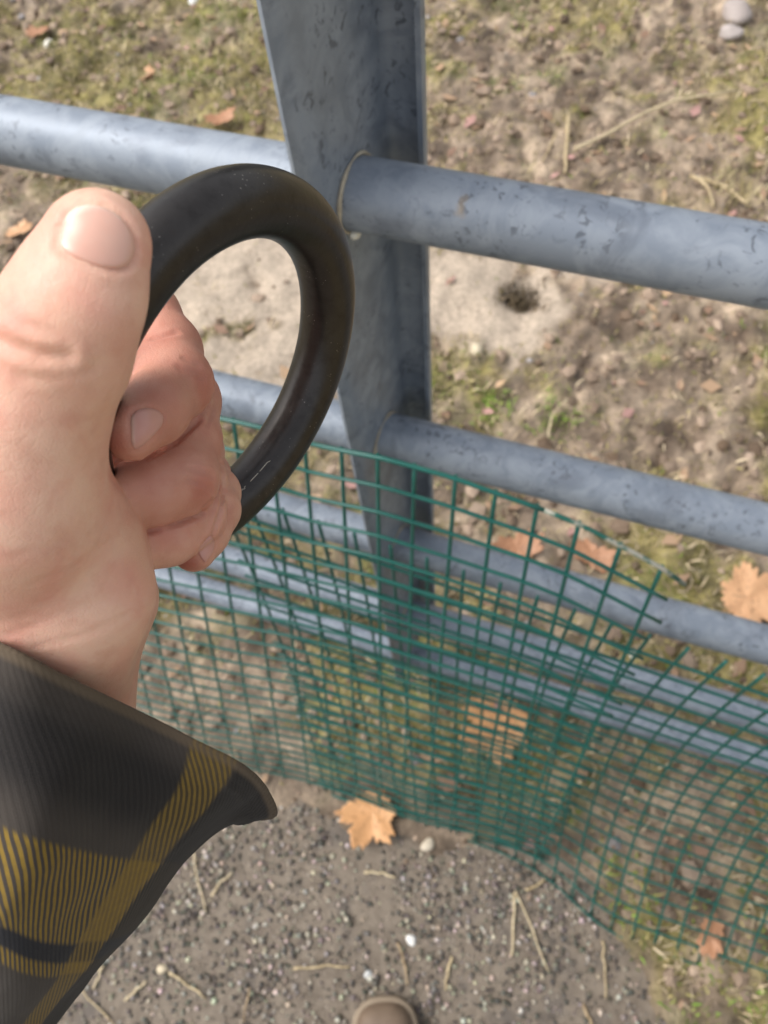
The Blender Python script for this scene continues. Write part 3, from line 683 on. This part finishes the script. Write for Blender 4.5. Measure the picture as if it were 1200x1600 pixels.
yl = k.math('MAXIMUM', k.math('MULTIPLY', wv, twill), k.math('MULTIPLY', wu, k.math('MULTIPLY_ADD', twill, 0.55, 0.2)))
yl = k.math('MAXIMUM', yl, k.math('MULTIPLY', k.math('MULTIPLY', wv, wu), k.math('MULTIPLY_ADD', twill, 0.3, 0.6)))
yl = k.math('MULTIPLY', yl, k.ramp(k.noise(uv, 0.5, 4, 0.7), [(0.3, 0.72), (0.65, 1.0)]))
yl = k.math('MULTIPLY', yl, k.math('SUBTRACT', 1.0, k.math('MULTIPLY', band(u_, 41, 110, 1.2), 0.9)))
c = k.mix(yl, base, YEL)
c = k.mix(k.math('MULTIPLY', twill, 0.07), c, (0.09, 0.08, 0.07))
fz = k.noise(uv, 4.5, 4, 0.75); c = k.mix(k.math('MULTIPLY', k.ramp(fz, [(0.45, 0.0), (0.7, 1.0)]), 0.28), c, (0.13, 0.115, 0.10))
c = k.mix(k.math('MULTIPLY', band(v_, -9, 1.8, 0.8), 0.6), c, (0.13, 0.095, 0.06))
k.p(Base_Color=c, Roughness=0.95, Specular_IOR_Level=0.15, Sheen_Weight=0.08, Sheen_Roughness=0.5,
    Normal=k.bump(k.math('ADD', twill, k.math('MULTIPLY', fz, 1.6)), 0.28, 0.0005)); M_SHIRT = k.m
# sections of the sleeve from the cuff's rim down to the elbow: front points left -> right, then round the back
sec = [
 [(-150, 945, .222), (-60, 982, .196), (20, 1021, .183), (120, 1070, .177), (230, 1123, .178), (320, 1172, .184), (385, 1206, .193), (418, 1243, .203), (425, 1284, .214), (370, 1268, .228), (240, 1200, .244), (80, 1120, .248), (-100, 1010, .24)],
 [(-190, 1060, .226), (-90, 1092, .199), (-5, 1125, .185), (105, 1166, .178), (215, 1208, .179), (292, 1240, .187), (338, 1262, .197), (356, 1280, .208), (352, 1292, .219), (300, 1290, .236), (190, 1240, .252), (50, 1180, .256), (-140, 1110, .246)],
 [(-230, 1170, .230), (-125, 1195, .202), (-35, 1222, .186), (75, 1256, .178), (175, 1287, .180), (245, 1308, .189), (285, 1324, .200), (298, 1335, .212), (285, 1345, .226), (230, 1340, .245), (130, 1310, .259), (0, 1260, .262), (-180, 1210, .25)],
 [(-280, 1290, .236), (-170, 1308, .206), (-75, 1330, .189), (35, 1355, .180), (130, 1378, .183), (190, 1396, .192), (222, 1412, .204), (230, 1424, .217), (215, 1436, .233), (160, 1440, .252), (60, 1410, .266), (-70, 1370, .268), (-240, 1320, .256)],
 [(-330, 1400, .242), (-220, 1415, .211), (-120, 1432, .194), (-10, 1452, .185), (75, 1472, .188), (125, 1488, .198), (150, 1503, .210), (155, 1516, .223), (140, 1530, .240), (85, 1540, .260), (-10, 1510, .273), (-130, 1475, .275), (-290, 1430, .262)],
 [(-390, 1500, .250), (-280, 1515, .220), (-175, 1530, .203), (-65, 1548, .195), (15, 1566, .198), (60, 1580, .208), (80, 1594, .220), (82, 1606, .233), (66, 1622, .250), (12, 1635, .27), (-80, 1610, .283), (-200, 1575, .285), (-350, 1530, .272)],
 [(-560, 1740, .272), (-440, 1750, .244), (-330, 1760, .228), (-215, 1775, .220), (-130, 1790, .224), (-85, 1802, .234), (-66, 1815, .245), (-66, 1830, .258), (-85, 1845, .275), (-140, 1860, .295), (-240, 1840, .306), (-360, 1800, .307), (-510, 1765, .295)],
 [(-760, 2020, .30), (-630, 2030, .275), (-510, 2040, .262), (-390, 2055, .256), (-300, 2070, .26), (-250, 2085, .27), (-232, 2100, .28), (-234, 2115, .292), (-255, 2130, .307), (-315, 2145, .325), (-420, 2120, .335), (-550, 2080, .335), (-710, 2045, .322)],
]
sec = [[(a, b, z - (0.030 * float(smoothstep(260, -20, a)) if j < 7 else 0) - (0.0 if j < 7 else -0.004)) for j, (a, b, z) in enumerate(s_)] for s_ in sec]
sec3 = np.array([[K(*p) for p in s_] for s_ in sec])                    # mm, camera coords
NS, NC_ = 110, 150
def closed(p, n):
    m_ = len(p); u = np.linspace(0, m_, n, endpoint=False); i = np.floor(u).astype(int); t = (u - i)[:, None]
    p0, p1, p2, p3 = p[(i - 1) % m_], p[i % m_], p[(i + 1) % m_], p[(i + 2) % m_]
    return 0.5 * (2 * p1 + (p2 - p0) * t + (2 * p0 - 5 * p1 + 4 * p2 - p3) * t ** 2 + (3 * p1 - p0 - 3 * p2 + p3) * t ** 3)
lines = np.array([closed(s_, NC_) for s_ in sec3])                     # (sections, around, 3)
surf = np.array([spline(lines[:, j], NS) for j in range(NC_)]).transpose(1, 0, 2)   # (along, around, 3)
du = np.linalg.norm(np.roll(surf, -1, 1) - surf, axis=2); au = np.concatenate([np.zeros((NS, 1)), np.cumsum(du, 1)], 1)
j0 = int(round(3.5 / 13 * NC_)); uu = au - au[:, j0:j0 + 1]             # zero on the middle of the front
uu = 0.35 * uu + 0.65 * uu[30:31]
dv = np.linalg.norm(np.diff(surf, axis=0), axis=2); vvv = np.concatenate([np.zeros((1, NC_)), np.cumsum(dv, 0)], 0)
vvv = 0.45 * vvv + 0.55 * vvv[:, int(3.5 / 13 * NC_)][:, None]; vvv = np.concatenate([vvv, vvv[:, :1]], 1)
# soft folds in the cloth
sn = np.cross(np.roll(surf, -1, 1) - np.roll(surf, 1, 1), np.gradient(surf, axis=0)); sn /= np.linalg.norm(sn, axis=2)[..., None]
vm, um = vvv[:, :NC_], uu[:, :NC_]
fold = 0.9 * (fbm(um * 0.05 + 3, vm * 0.035 + um * 0.02, 91, 3) - 0.5) * 2 + 0.5 * np.sin(vm * 0.16 + um * 0.05) * smoothstep(20, 50, vm)
fold = fold + 0.5 * np.exp(-((vm - 1.4) / 1.6) ** 2) - 0.5 * np.exp(-((vm - 6.5) / 0.7) ** 2) + 0.12 * np.sin(um * 1.9) * np.exp(-((vm - 6.5) / 1.5) ** 2)
surf2 = surf + sn * fold[..., None] * 1.1
if ((surf2[:, :, :].mean((0, 1)) - surf2[10, j0]) @ sn[10, j0]) > 0: sn = -sn
inn = surf2 - sn * 1.5
# hem seam: a doubled edge
i, j = np.meshgrid(np.arange(NS - 1), np.arange(NC_), indexing='ij'); i = i.ravel(); j = j.ravel(); jn = (j + 1) % NC_
Qo = np.stack([i * NC_ + j, i * NC_ + jn, (i + 1) * NC_ + jn, (i + 1) * NC_ + j], 1)
off = NS * NC_; Qi = Qo[:, ::-1] + off; jj = np.arange(NC_); rm = endc0 = 2 * off + 1; rim = np.vstack([np.stack([jj, rm + jj, rm + (jj + 1) % NC_, (jj + 1) % NC_], 1), np.stack([rm + jj, off + jj, off + (jj + 1) % NC_, rm + (jj + 1) % NC_], 1)])
V = np.concatenate([surf2.reshape(-1, 3), inn.reshape(-1, 3)])
endc = len(V); tv = surf2[0] - surf2[1]; tv /= np.linalg.norm(tv, axis=1)[:, None]; V = np.vstack([V, surf2[-1].mean(0), (surf2[0] + inn[0]) / 2 + tv * 0.9]); b = (NS - 1) * NC_; endt = np.stack([b + jj, b + (jj + 1) % NC_, np.full(NC_, endc)], 1)
me = mesh_np('shirt_sleeve', c2w(V / 1000.0), np.vstack([Qo, Qi, rim]), endt, mat=M_SHIRT)
uvl = me.uv_layers.new(name='UVMap'); li = np.empty(len(me.loops), np.int32); me.loops.foreach_get('vertex_index', li)
ls_ = np.empty(len(me.polygons), np.int32); me.polygons.foreach_get('loop_start', ls_); lt_ = np.empty(len(me.polygons), np.int32); me.polygons.foreach_get('loop_total', lt_)
base_i = np.where(li > endc, li - endc - 1, np.where(li >= off, np.minimum(li - off, off - 1), li)); ri, ci = base_i // NC_, base_i % NC_
pol = np.repeat(np.arange(len(ls_)), lt_); mx = np.zeros(len(ls_), int); np.maximum.at(mx, pol, ci); wrap = (mx[pol] == NC_ - 1) & (ci == 0)
U2 = np.where(wrap, uu[ri, NC_], uu[ri, ci]); V2 = np.where(li == endc, vvv[-1, 0] + 30, vvv[ri, ci])
uvl.data.foreach_set('uv', np.stack([U2, V2], 1).astype(np.float32).ravel())
slv = child('shirt_sleeve', me, person); slv['label'] = 'flannel sleeve in black, grey and mustard plaid with a loose cuff'

# ---------------------------------------------------------------- boot (its toe cap shows at the bottom edge)
k = NT('brown_leather'); v = k.co(); n = k.noise(v, 30, 4, 0.6)
k.p(Base_Color=k.mix(n, (0.085, 0.055, 0.036), (0.22, 0.155, 0.105)), Roughness=0.6, Normal=k.bump(k.noise(v, 220, 4), 0.3, 0.001)); M_LEATH = k.m
k = NT('boot_sole_rubber'); v = k.co(); k.p(Base_Color=k.mix(k.noise(v, 40), (0.30, 0.235, 0.165), (0.17, 0.125, 0.085)), Roughness=0.75); M_SOLE = k.m
k = NT('boot_lace'); k.p(Base_Color=(0.05, 0.035, 0.02, 1), Roughness=0.9); M_LACE = k.m
toe = G(597, 1566, 0.055); BD = np.array([0.06, 1.0, 0]); BD /= np.linalg.norm(BD); BS = np.array([BD[1], -BD[0], 0])
def bp(l, s, h): return toe - BD * l + BS * s + np.array([0, 0, h - toe[2]])
prof_b = [(0.000, 0.010, 0.030, 0.0), (0.006, 0.034, 0.048, 0.0), (0.02, 0.047, 0.060, 0.0), (0.05, 0.053, 0.068, 0.0), (0.09, 0.054, 0.074, 0.0), (0.13, 0.050, 0.092, 0.0), (0.17, 0.044, 0.125, 0), (0.20, 0.043, 0.17, 0), (0.235, 0.043, 0.215, 0), (0.275, 0.040, 0.235, 0), (0.298, 0.028, 0.235, 0)]
lo_b = [(0, 0.006), (0.3, 0.006)]
V = []; m = 25
for l, wd, ht, _ in prof_b:
    for a in np.linspace(0, math.pi, m):
        ca, sa = math.cos(a), math.sin(a); V.append(bp(l, wd * np.sign(ca) * abs(ca) ** 0.75, 0.026 + (ht - 0.026) * abs(sa) ** 0.8 if ht > 0.03 else 0.026 + 0.004 * sa))
n = len(prof_b); Q = [(i * m + j, i * m + j + 1, (i + 1) * m + j + 1, (i + 1) * m + j) for i in range(n - 1) for j in range(m - 1)]
boot_me = mesh_np('boot', V, Q, mat=M_LEATH); boot = child('boot', boot_me, person); boot['label'] = 'brown leather boot with a paler welt round the toe'
ss = boot.modifiers.new('s', 'SUBSURF'); ss.levels = 1; ss.render_levels = 2
out = [(0.298, 0.020), (0.28, 0.040), (0.22, 0.049), (0.16, 0.050), (0.09, 0.060), (0.05, 0.060), (0.02, 0.053), (0.004, 0.040), (-0.006, 0.018)]
lp = [(l, s) for l, s in out] + [(l, -s) for l, s in out[::-1]]; lp = closed(np.array([(a, b, 0) for a, b in lp], float), 72)[:, :2]
V = []; lev = [(0.0, 0.97), (0.004, 1.0), (0.026, 1.0), (0.030, 0.985), (0.031, 0.93)]
for h, s in lev:
    for l, w2 in lp: V.append(bp(0.146 + (l - 0.146) * s, w2 * s, 0.004 + h))
kk = np.arange(72); Q = np.concatenate([np.stack([i * 72 + kk, i * 72 + (kk + 1) % 72, (i + 1) * 72 + (kk + 1) % 72, (i + 1) * 72 + kk], 1) for i in range(4)])
V.append(bp(0.146, 0, 0.004)); V.append(bp(0.146, 0, 0.035)); T = np.concatenate([np.stack([(kk + 1) % 72, kk, np.full(72, 360)], 1), np.stack([288 + kk, 288 + (kk + 1) % 72, np.full(72, 361)], 1)])
link('sole', mesh_np('sole', V, Q, T, mat=M_SOLE), boot)
for i in range(5):
    l = 0.105 + i * 0.022; ht = np.interp(l, [p_[0] for p_ in prof_b], [p_[2] for p_ in prof_b])
    v, q, t = tube(np.array([bp(l, a, ht + 0.001 - 9 * a * a) for a in np.linspace(-0.022, 0.022, 7)]), 0.0022, 6); link('lace', mesh_np('lace', v, q, t, mat=M_LACE), boot)

# ---------------------------------------------------------------- fallen leaves
def mat_leaf(name, c1, c2):
    k = NT(name); v = k.co(); n = k.noise(v, 45, 4, 0.6)
    c = k.mix(n, c1, c2); c = k.mix(k.math('MULTIPLY', k.ramp(k.noise(v, 120, 3), [(0.58, 0.0), (0.68, 1.0)]), 0.6), c, tuple(x * 0.45 for x in c1))
    k.p(Base_Color=c, Roughness=0.55, Normal=k.bump(k.noise(v, 90, 3), 0.4, 0.002)); return k.m
M_LF = [mat_leaf('orange_leaf', (0.50, 0.24, 0.095), (0.70, 0.39, 0.18)), mat_leaf('brown_leaf', (0.30, 0.135, 0.065), (0.46, 0.24, 0.13)), mat_leaf('pale_leaf', (0.50, 0.25, 0.12), (0.68, 0.41, 0.22))]
def leaf(px, py, size, rot, mat, label, curl=0.15, h=0.012, tiltx=0.0, seed=0, lobes=5, oak=False, group=None):
    r_ = np.random.default_rng(seed); c0 = G(px, py, h); c0[2] = max(h, float(gz_at(c0[0:1], c0[1:2])[0]) + 0.014); c0 = G(px, py, c0[2]); nA, nR = 120, 10
    a = np.linspace(-math.pi, math.pi, nA, endpoint=False)
    if oak: R = 0.42 + 0.58 * np.abs(np.cos(a)) ** 1.2; R = R * (1 + 0.12 * np.cos(a * 11))
    else:
        d = 2.35 / 2; ang = [(i - (lobes - 1) / 2) * 0.95 for i in range(lobes)]; ln = [0.62, 0.9, 1.0, 0.88, 0.6][:lobes]
        R = np.full(nA, 0.50)
        for g_, l_ in zip(ang, ln):
            dd = np.abs((a - g_ + math.pi) % (2 * math.pi) - math.pi); R = np.maximum(R, l_ * np.clip(1 - (dd / 0.62) ** 1.25, 0, 1) ** 0.75 if False else l_ * (1 - smoothstep(0.0, 0.72, dd) * 0.45) * (dd < 0.72))
        R = R * (1 + 0.07 * np.cos(a * 19 + 1) + 0.05 * np.cos(a * 31)); R = np.maximum(R, 0.24)
    R = R * (1 + 0.10 * (r_.random(nA) - 0.5)); sc = size / 2 / 0.9
    V = [(0.0, 0.0, 0.0)]
    for q in range(1, nR + 1):
        f_ = q / nR
        for i in range(nA):
            rr = R[i] * f_; x_, y_ = math.cos(a[i]) * rr, math.sin(a[i]) * rr
            z_ = curl * (rr ** 2) * (0.6 + 0.7 * math.sin(a[i] * 2 + seed)) + 0.05 * math.sin(a[i] * 5 + seed) * rr + 0.03 * abs(math.sin(a[i] * 2.5)) * rr
            V.append((x_, y_, z_))
    V = np.array(V) * sc; V[:, 2] += tiltx * V[:, 1]
    ca, sa = math.cos(rot), math.sin(rot); W2 = V.copy(); W2[:, 0] = V[:, 0] * ca - V[:, 1] * sa; W2[:, 1] = V[:, 0] * sa + V[:, 1] * ca
    W2[:, 2] -= min(0, W2[:, 2].min()) * 0.8
    kk = np.arange(nA); T = np.stack([np.zeros(nA, int), 1 + kk, 1 + (kk + 1) % nA], 1)
    Q = np.concatenate([np.stack([1 + i * nA + kk, 1 + (i + 1) * nA + kk, 1 + (i + 1) * nA + (kk + 1) % nA, 1 + i * nA + (kk + 1) % nA], 1) for i in range(nR - 1)])
    e = empty('maple_leaf' if not oak else 'fallen_leaf', tuple(c0)); tag(e, label, 'leaf', group)
    b_ = link('blade', mesh_np('blade', W2, Q, T, mat=mat), e); so_ = b_.modifiers.new('t', 'SOLIDIFY'); so_.thickness = 0.0006
    st_ = np.array([[-0.15 * sc, 0, 0.002], [-0.5 * sc, 0.03 * sc, 0.004], [-0.95 * sc, -0.02 * sc, 0.002]]) if not oak else np.array([[-0.8 * sc, 0, 0.002], [-1.1 * sc, 0.03 * sc, 0.003], [-1.3 * sc, 0, 0.002]])
    s2 = st_.copy(); s2[:, 0] = st_[:, 0] * ca - st_[:, 1] * sa; s2[:, 1] = st_[:, 0] * sa + st_[:, 1] * ca
    v, q, t = tube(spline(s2, 8), 0.0011, 6); link('stalk', mesh_np('stalk', v, q, t, mat=mat), e)
    return e
leaf(583, 1266, 0.135, math.radians(-125), M_LF[0], 'orange maple leaf on the concrete, half under the foot of the green mesh', 0.16, 0.012, seed=3)
leaf(785, 1130, 0.18, math.radians(200), M_LF[0], 'large orange maple leaf seen behind the green mesh', 0.18, 0.03, seed=8)
leaf(1165, 938, 0.17, math.radians(20), M_LF[2], 'pale orange leaf on the grass beyond the gate at the right edge', 0.12, 0.03, seed=12)
leaf(808, 856, 0.10, math.radians(10), M_LF[1], 'brown curled leaf just below the second rail beyond the gate', 0.3, 0.02, seed=21, oak=True)
leaf(925, 868, 0.09, math.radians(-40), M_LF[1], 'brown leaf beyond the gate beside the worn top corner of the mesh', 0.3, 0.02, seed=25, oak=True)
leaf(1110, 1462, 0.06, math.radians(60), M_LF[1], 'small reddish leaf under the curled mesh at lower right', 0.3, 0.012, seed=31, oak=True)
leaf(345, 185, 0.085, math.radians(15), M_LF[1], 'brown leaf lying above the left end of the top rail', 0.25, 0.02, seed=33, oak=True)
leaf(60, 50, 0.075, math.radians(5), M_LF[1], 'reddish brown leaf in the moss at the upper left corner', 0.25, 0.02, seed=35, oak=True)
leaf(30, 360, 0.07, math.radians(25), M_LF[2], 'small tan leaf on the moss left of the thumb', 0.25, 0.02, seed=37, oak=True)
leaf(230, 118, 0.06, math.radians(70), M_LF[2], 'small pale leaf in the moss between the brown leaves upper left', 0.25, 0.02, seed=39, oak=True)

# ---------------------------------------------------------------- straw
M_STRAWS = []
for i_, (ca_, cb_) in enumerate((((0.30, 0.22, 0.115), (0.56, 0.45, 0.27)), ((0.22, 0.15, 0.08), (0.42, 0.31, 0.18)), ((0.40, 0.31, 0.18), (0.66, 0.55, 0.36)))):
    k = NT('straw_%d' % i_); v = k.co(); k.p(Base_Color=k.mix(k.ramp(k.noise(v, 130, 4), [(0.35, 0.0), (0.65, 1.0)]), ca_, cb_), Roughness=0.55); M_STRAWS.append(k.m)
def straw(pts, r_, label, group='pieces of straw on the concrete', h=0.010, name='straw'):
    p = np.array([G(a, b, h) for a, b in pts]); p[:, 2] = [max(h, float(gz_at(np.array([q[0]]), np.array([q[1]]))[0]) + h) for q in p]
    c0 = p.mean(0); s_ = spline(p, 8) if len(p) > 2 else np.linspace(p[0], p[1], 6)
    r_ *= 0.56 if name == 'straw' else 0.85; nn_ = len(s_); s_ = s_ + rng.normal(0, 0.0012, s_.shape) * np.array([1, 1, 0.4]); v, q, t = tube(s_ - c0, r_ * np.linspace(1.15, 0.75, nn_) * (1 + rng.uniform(-0.2, 0.2, nn_)), 6); o = link(name, mesh_np(name, v, q, t, mat=M_STRAWS[int(rng.integers(0, 3))])); o.location = c0
    return tag(o, label, 'straw', group)
straw([(458, 1513), (505, 1510), (548, 1512)], 0.0042, 'thick straw lying level in the middle of the concrete')
straw([(265, 1520), (295, 1540), (320, 1562)], 0.0042, 'thick bent straw with a pebble at its upper end, left of the boot')
straw([(622, 1475), (632, 1508), (636, 1540)], 0.0038, 'short upright straw just under the white pebble')
straw([(706, 1495), (700, 1520), (695, 1548)], 0.0042, 'short dark straw right of the white pebble')
straw([(803, 1395), (802, 1450), (800, 1495)], 0.0040, 'long straw pointing straight up the picture below the mesh')
straw([(805, 1390), (825, 1440), (858, 1520)], 0.0030, 'thin straw slanting away beside the long upright one')
straw([(820, 1392), (835, 1385), (852, 1375)], 0.0048, 'stubby pale straw touching the foot of the mesh')
straw([(568, 1362), (595, 1365), (618, 1372)], 0.0040, 'short straw below the orange leaf')
straw([(300, 1325), (312, 1385), (322, 1425)], 0.0030, 'long thin straw just below the cuff corner')
straw([(330, 1400), (345, 1380), (362, 1365)], 0.0045, 'short broad straw crossing near the cuff')
straw([(108, 1525), (145, 1565), (180, 1605)], 0.0028, 'long thin curved straw at the lower left beside the sleeve')
straw([(160, 1510), (152, 1530), (146, 1545)], 0.0040, 'short upright straw near the sleeve at lower left')
straw([(195, 1565), (212, 1548), (228, 1535)], 0.0045, 'pale stubby straw left of the thick bent one')
straw([(390, 1540), (384, 1570), (380, 1600)], 0.0030, 'thin straw running off the bottom edge left of the boot')
straw([(942, 1470), (944, 1500), (946, 1560)], 0.0036, 'upright straw in the earth at lower right')
straw([(910, 1570), (920, 1590), (928, 1610)], 0.0046, 'broad straw at the bottom edge right of the boot')
straw([(1010, 1448), (1050, 1452), (1090, 1475)], 0.0016, 'thin arched stem beside the curled mesh at lower right', 'dry stems')
straw([(898, 245), (950, 215), (1030, 185), (1150, 152)], 0.0065, 'long yellowish stalk lying in the mud at upper right', 'dry stems', 0.02, 'plant_stalk')
straw([(886, 190), (884, 235), (882, 275)], 0.0065, 'short upright looking stalk left of the long one at upper right', 'dry stems', 0.02, 'plant_stalk')
straw([(868, 215), (858, 240), (846, 262)], 0.004, 'thin dark stem leaning beside the short stalk at upper right', 'dry stems', 0.015, 'plant_stalk')
straw([(1080, 290), (1125, 300), (1160, 335)], 0.006, 'pale bent stem just above the top rail at the right', 'dry stems', 0.02, 'plant_stalk')
straw([(1075, 285), (1100, 310), (1112, 335)], 0.005, 'thin pale stem crossing the bent one above the top rail', 'dry stems', 0.02, 'plant_stalk')
straw([(856, 690), (862, 655), (885, 630)], 0.003, 'thin arched pale stem above the second rail beyond the gate', 'dry stems', 0.03, 'plant_stalk')

# ---------------------------------------------------------------- stones
def stone(px, py, r_, col, label, h=0.006, flat=0.7, seed=0, group='loose stones'):
    import bmesh
    b = bmesh.new(); bmesh.ops.create_icosphere(b, subdivisions=3, radius=1.0); rr = np.random.default_rng(seed); ph = rr.uniform(0, 6, 6)
    for x in b.verts:
        c_ = x.co; d = 1 + 0.14 * math.sin(c_.x * 2.3 + ph[0]) * math.cos(c_.y * 2.1 + ph[1]) + 0.08 * math.sin(c_.z * 4 + ph[2] + c_.x * 3); x.co = Vector((c_.x * d * r_ * 1.15, c_.y * d * r_ * 0.9, c_.z * d * r_ * flat))
    me = bpy.data.meshes.new('stone'); b.to_mesh(me); b.free(); me.polygons.foreach_set('use_smooth', np.ones(len(me.polygons), bool))
    k = NT('stone_' + str(seed)); v = k.co(); k.p(Base_Color=k.mix(k.noise(v, 90, 4), tuple(x * 0.7 for x in col), col), Roughness=0.6, Normal=k.bump(k.noise(v, 200, 3), 0.3, 0.002)); me.materials.append(k.m)
    o = link('stone', me); p = G(px, py, h); g0 = float(gz_at(p[0:1], p[1:2])[0]); o.location = G(px, py, max(h, g0 + r_ * flat * 0.4)); o.rotation_euler = (0, 0, ph[3])
    return tag(o, label, 'stone', group)
stone(643, 1469, 0.0095, (0.85, 0.83, 0.78), 'round white pebble on the concrete above the boot', seed=1)
stone(668, 1320, 0.012, (0.60, 0.52, 0.40), 'cream pebble on the concrete right of the orange leaf', seed=2)
stone(254, 1514, 0.009, (0.62, 0.52, 0.36), 'tan pebble at the upper end of the thick bent straw', seed=3)
stone(575, 1522, 0.007, (0.6, 0.6, 0.58), 'small pale pebble between the level straw and the boot', seed=4)
stone(1150, 22, 0.048, (0.40, 0.34, 0.31), 'large grey stone in the mud at the top right corner', 0.02, seed=5)
stone(1143, 52, 0.032, (0.46, 0.40, 0.37), 'pale stone just below the large one at top right', 0.02, seed=6)
stone(745, 547, 0.018, (0.62, 0.53, 0.37), 'cream stone at the edge of the bare sand right of the upright', 0.02, seed=8)
stone(76, 69, 0.020, (0.80, 0.76, 0.64), 'round cream stone in the moss at upper left', 0.02, seed=9)
stone(306, 0, 0.024, (0.85, 0.85, 0.83), 'white stone at the top edge left of the upright', 0.02, seed=10)
stone(990, 1045 - 20, 0.012, (0.75, 0.72, 0.62), 'cream stone seen just above the fourth rail through the mesh', 0.03, seed=13)

# ---------------------------------------------------------------- tufts
def tuft(px, py, n, L, cols, label, spread=0.03, h=None, cat='grass tuft'):
    c0 = G(px, py, 0.0); x = c0[0] + rng.normal(0, spread, n); y = c0[1] + rng.normal(0, spread, n)
    cc = np.array(cols)[rng.integers(0, len(cols), n)] * (0.6 + 0.7 * rng.random((n, 1)))
    V, Q, T, C = blades(x, y, rng.uniform(0.5, 1.1, n) * L, rng.uniform(0.0025, 0.005, n), cc, rng.uniform(0.2, 0.95, n))
    me = mesh_np('blades', V - c0, Q, T, mat=M_LIT); vcol(me, 'Col', C); o = empty('grass_tuft', tuple(c0)); link('blades', me, o)['kind'] = 'stuff'
    return tag(o, label, cat)
DK = [(0.07, 0.05, 0.03), (0.13, 0.10, 0.06), (0.20, 0.15, 0.09)]; GRN = [(0.20, 0.33, 0.05), (0.28, 0.40, 0.08), (0.30, 0.33, 0.10)]; YG = [(0.30, 0.27, 0.10), (0.42, 0.36, 0.17), (0.22, 0.27, 0.06)]
tuft(812, 468, 260, 0.05, DK, 'dark rooted clump in the bare sand below the top rail', 0.028)
tuft(765, 650, 130, 0.035, GRN, 'bright green seedlings above the second rail near the upright', 0.03)
tuft(870, 660, 120, 0.04, GRN, 'green sprouts beside the thin arched stem above the second rail', 0.035)
tuft(690, 600, 160, 0.04, YG, 'green grass against the right side of the upright', 0.05)
tuft(1150, 310, 120, 0.06, [(0.50, 0.42, 0.22), (0.60, 0.52, 0.30)], 'dry straw coloured tuft above the top rail at the right', 0.04)
tuft(960, 1380, 160, 0.03, YG, 'grass growing through the foot of the mesh at right', 0.04)
tuft(1120, 1560, 260, 0.03, GRN + YG, 'green ground plants in the bottom right corner', 0.07)
tuft(930, 1440, 60, 0.03, GRN, 'few green blades in the earth just below the mesh', 0.03)
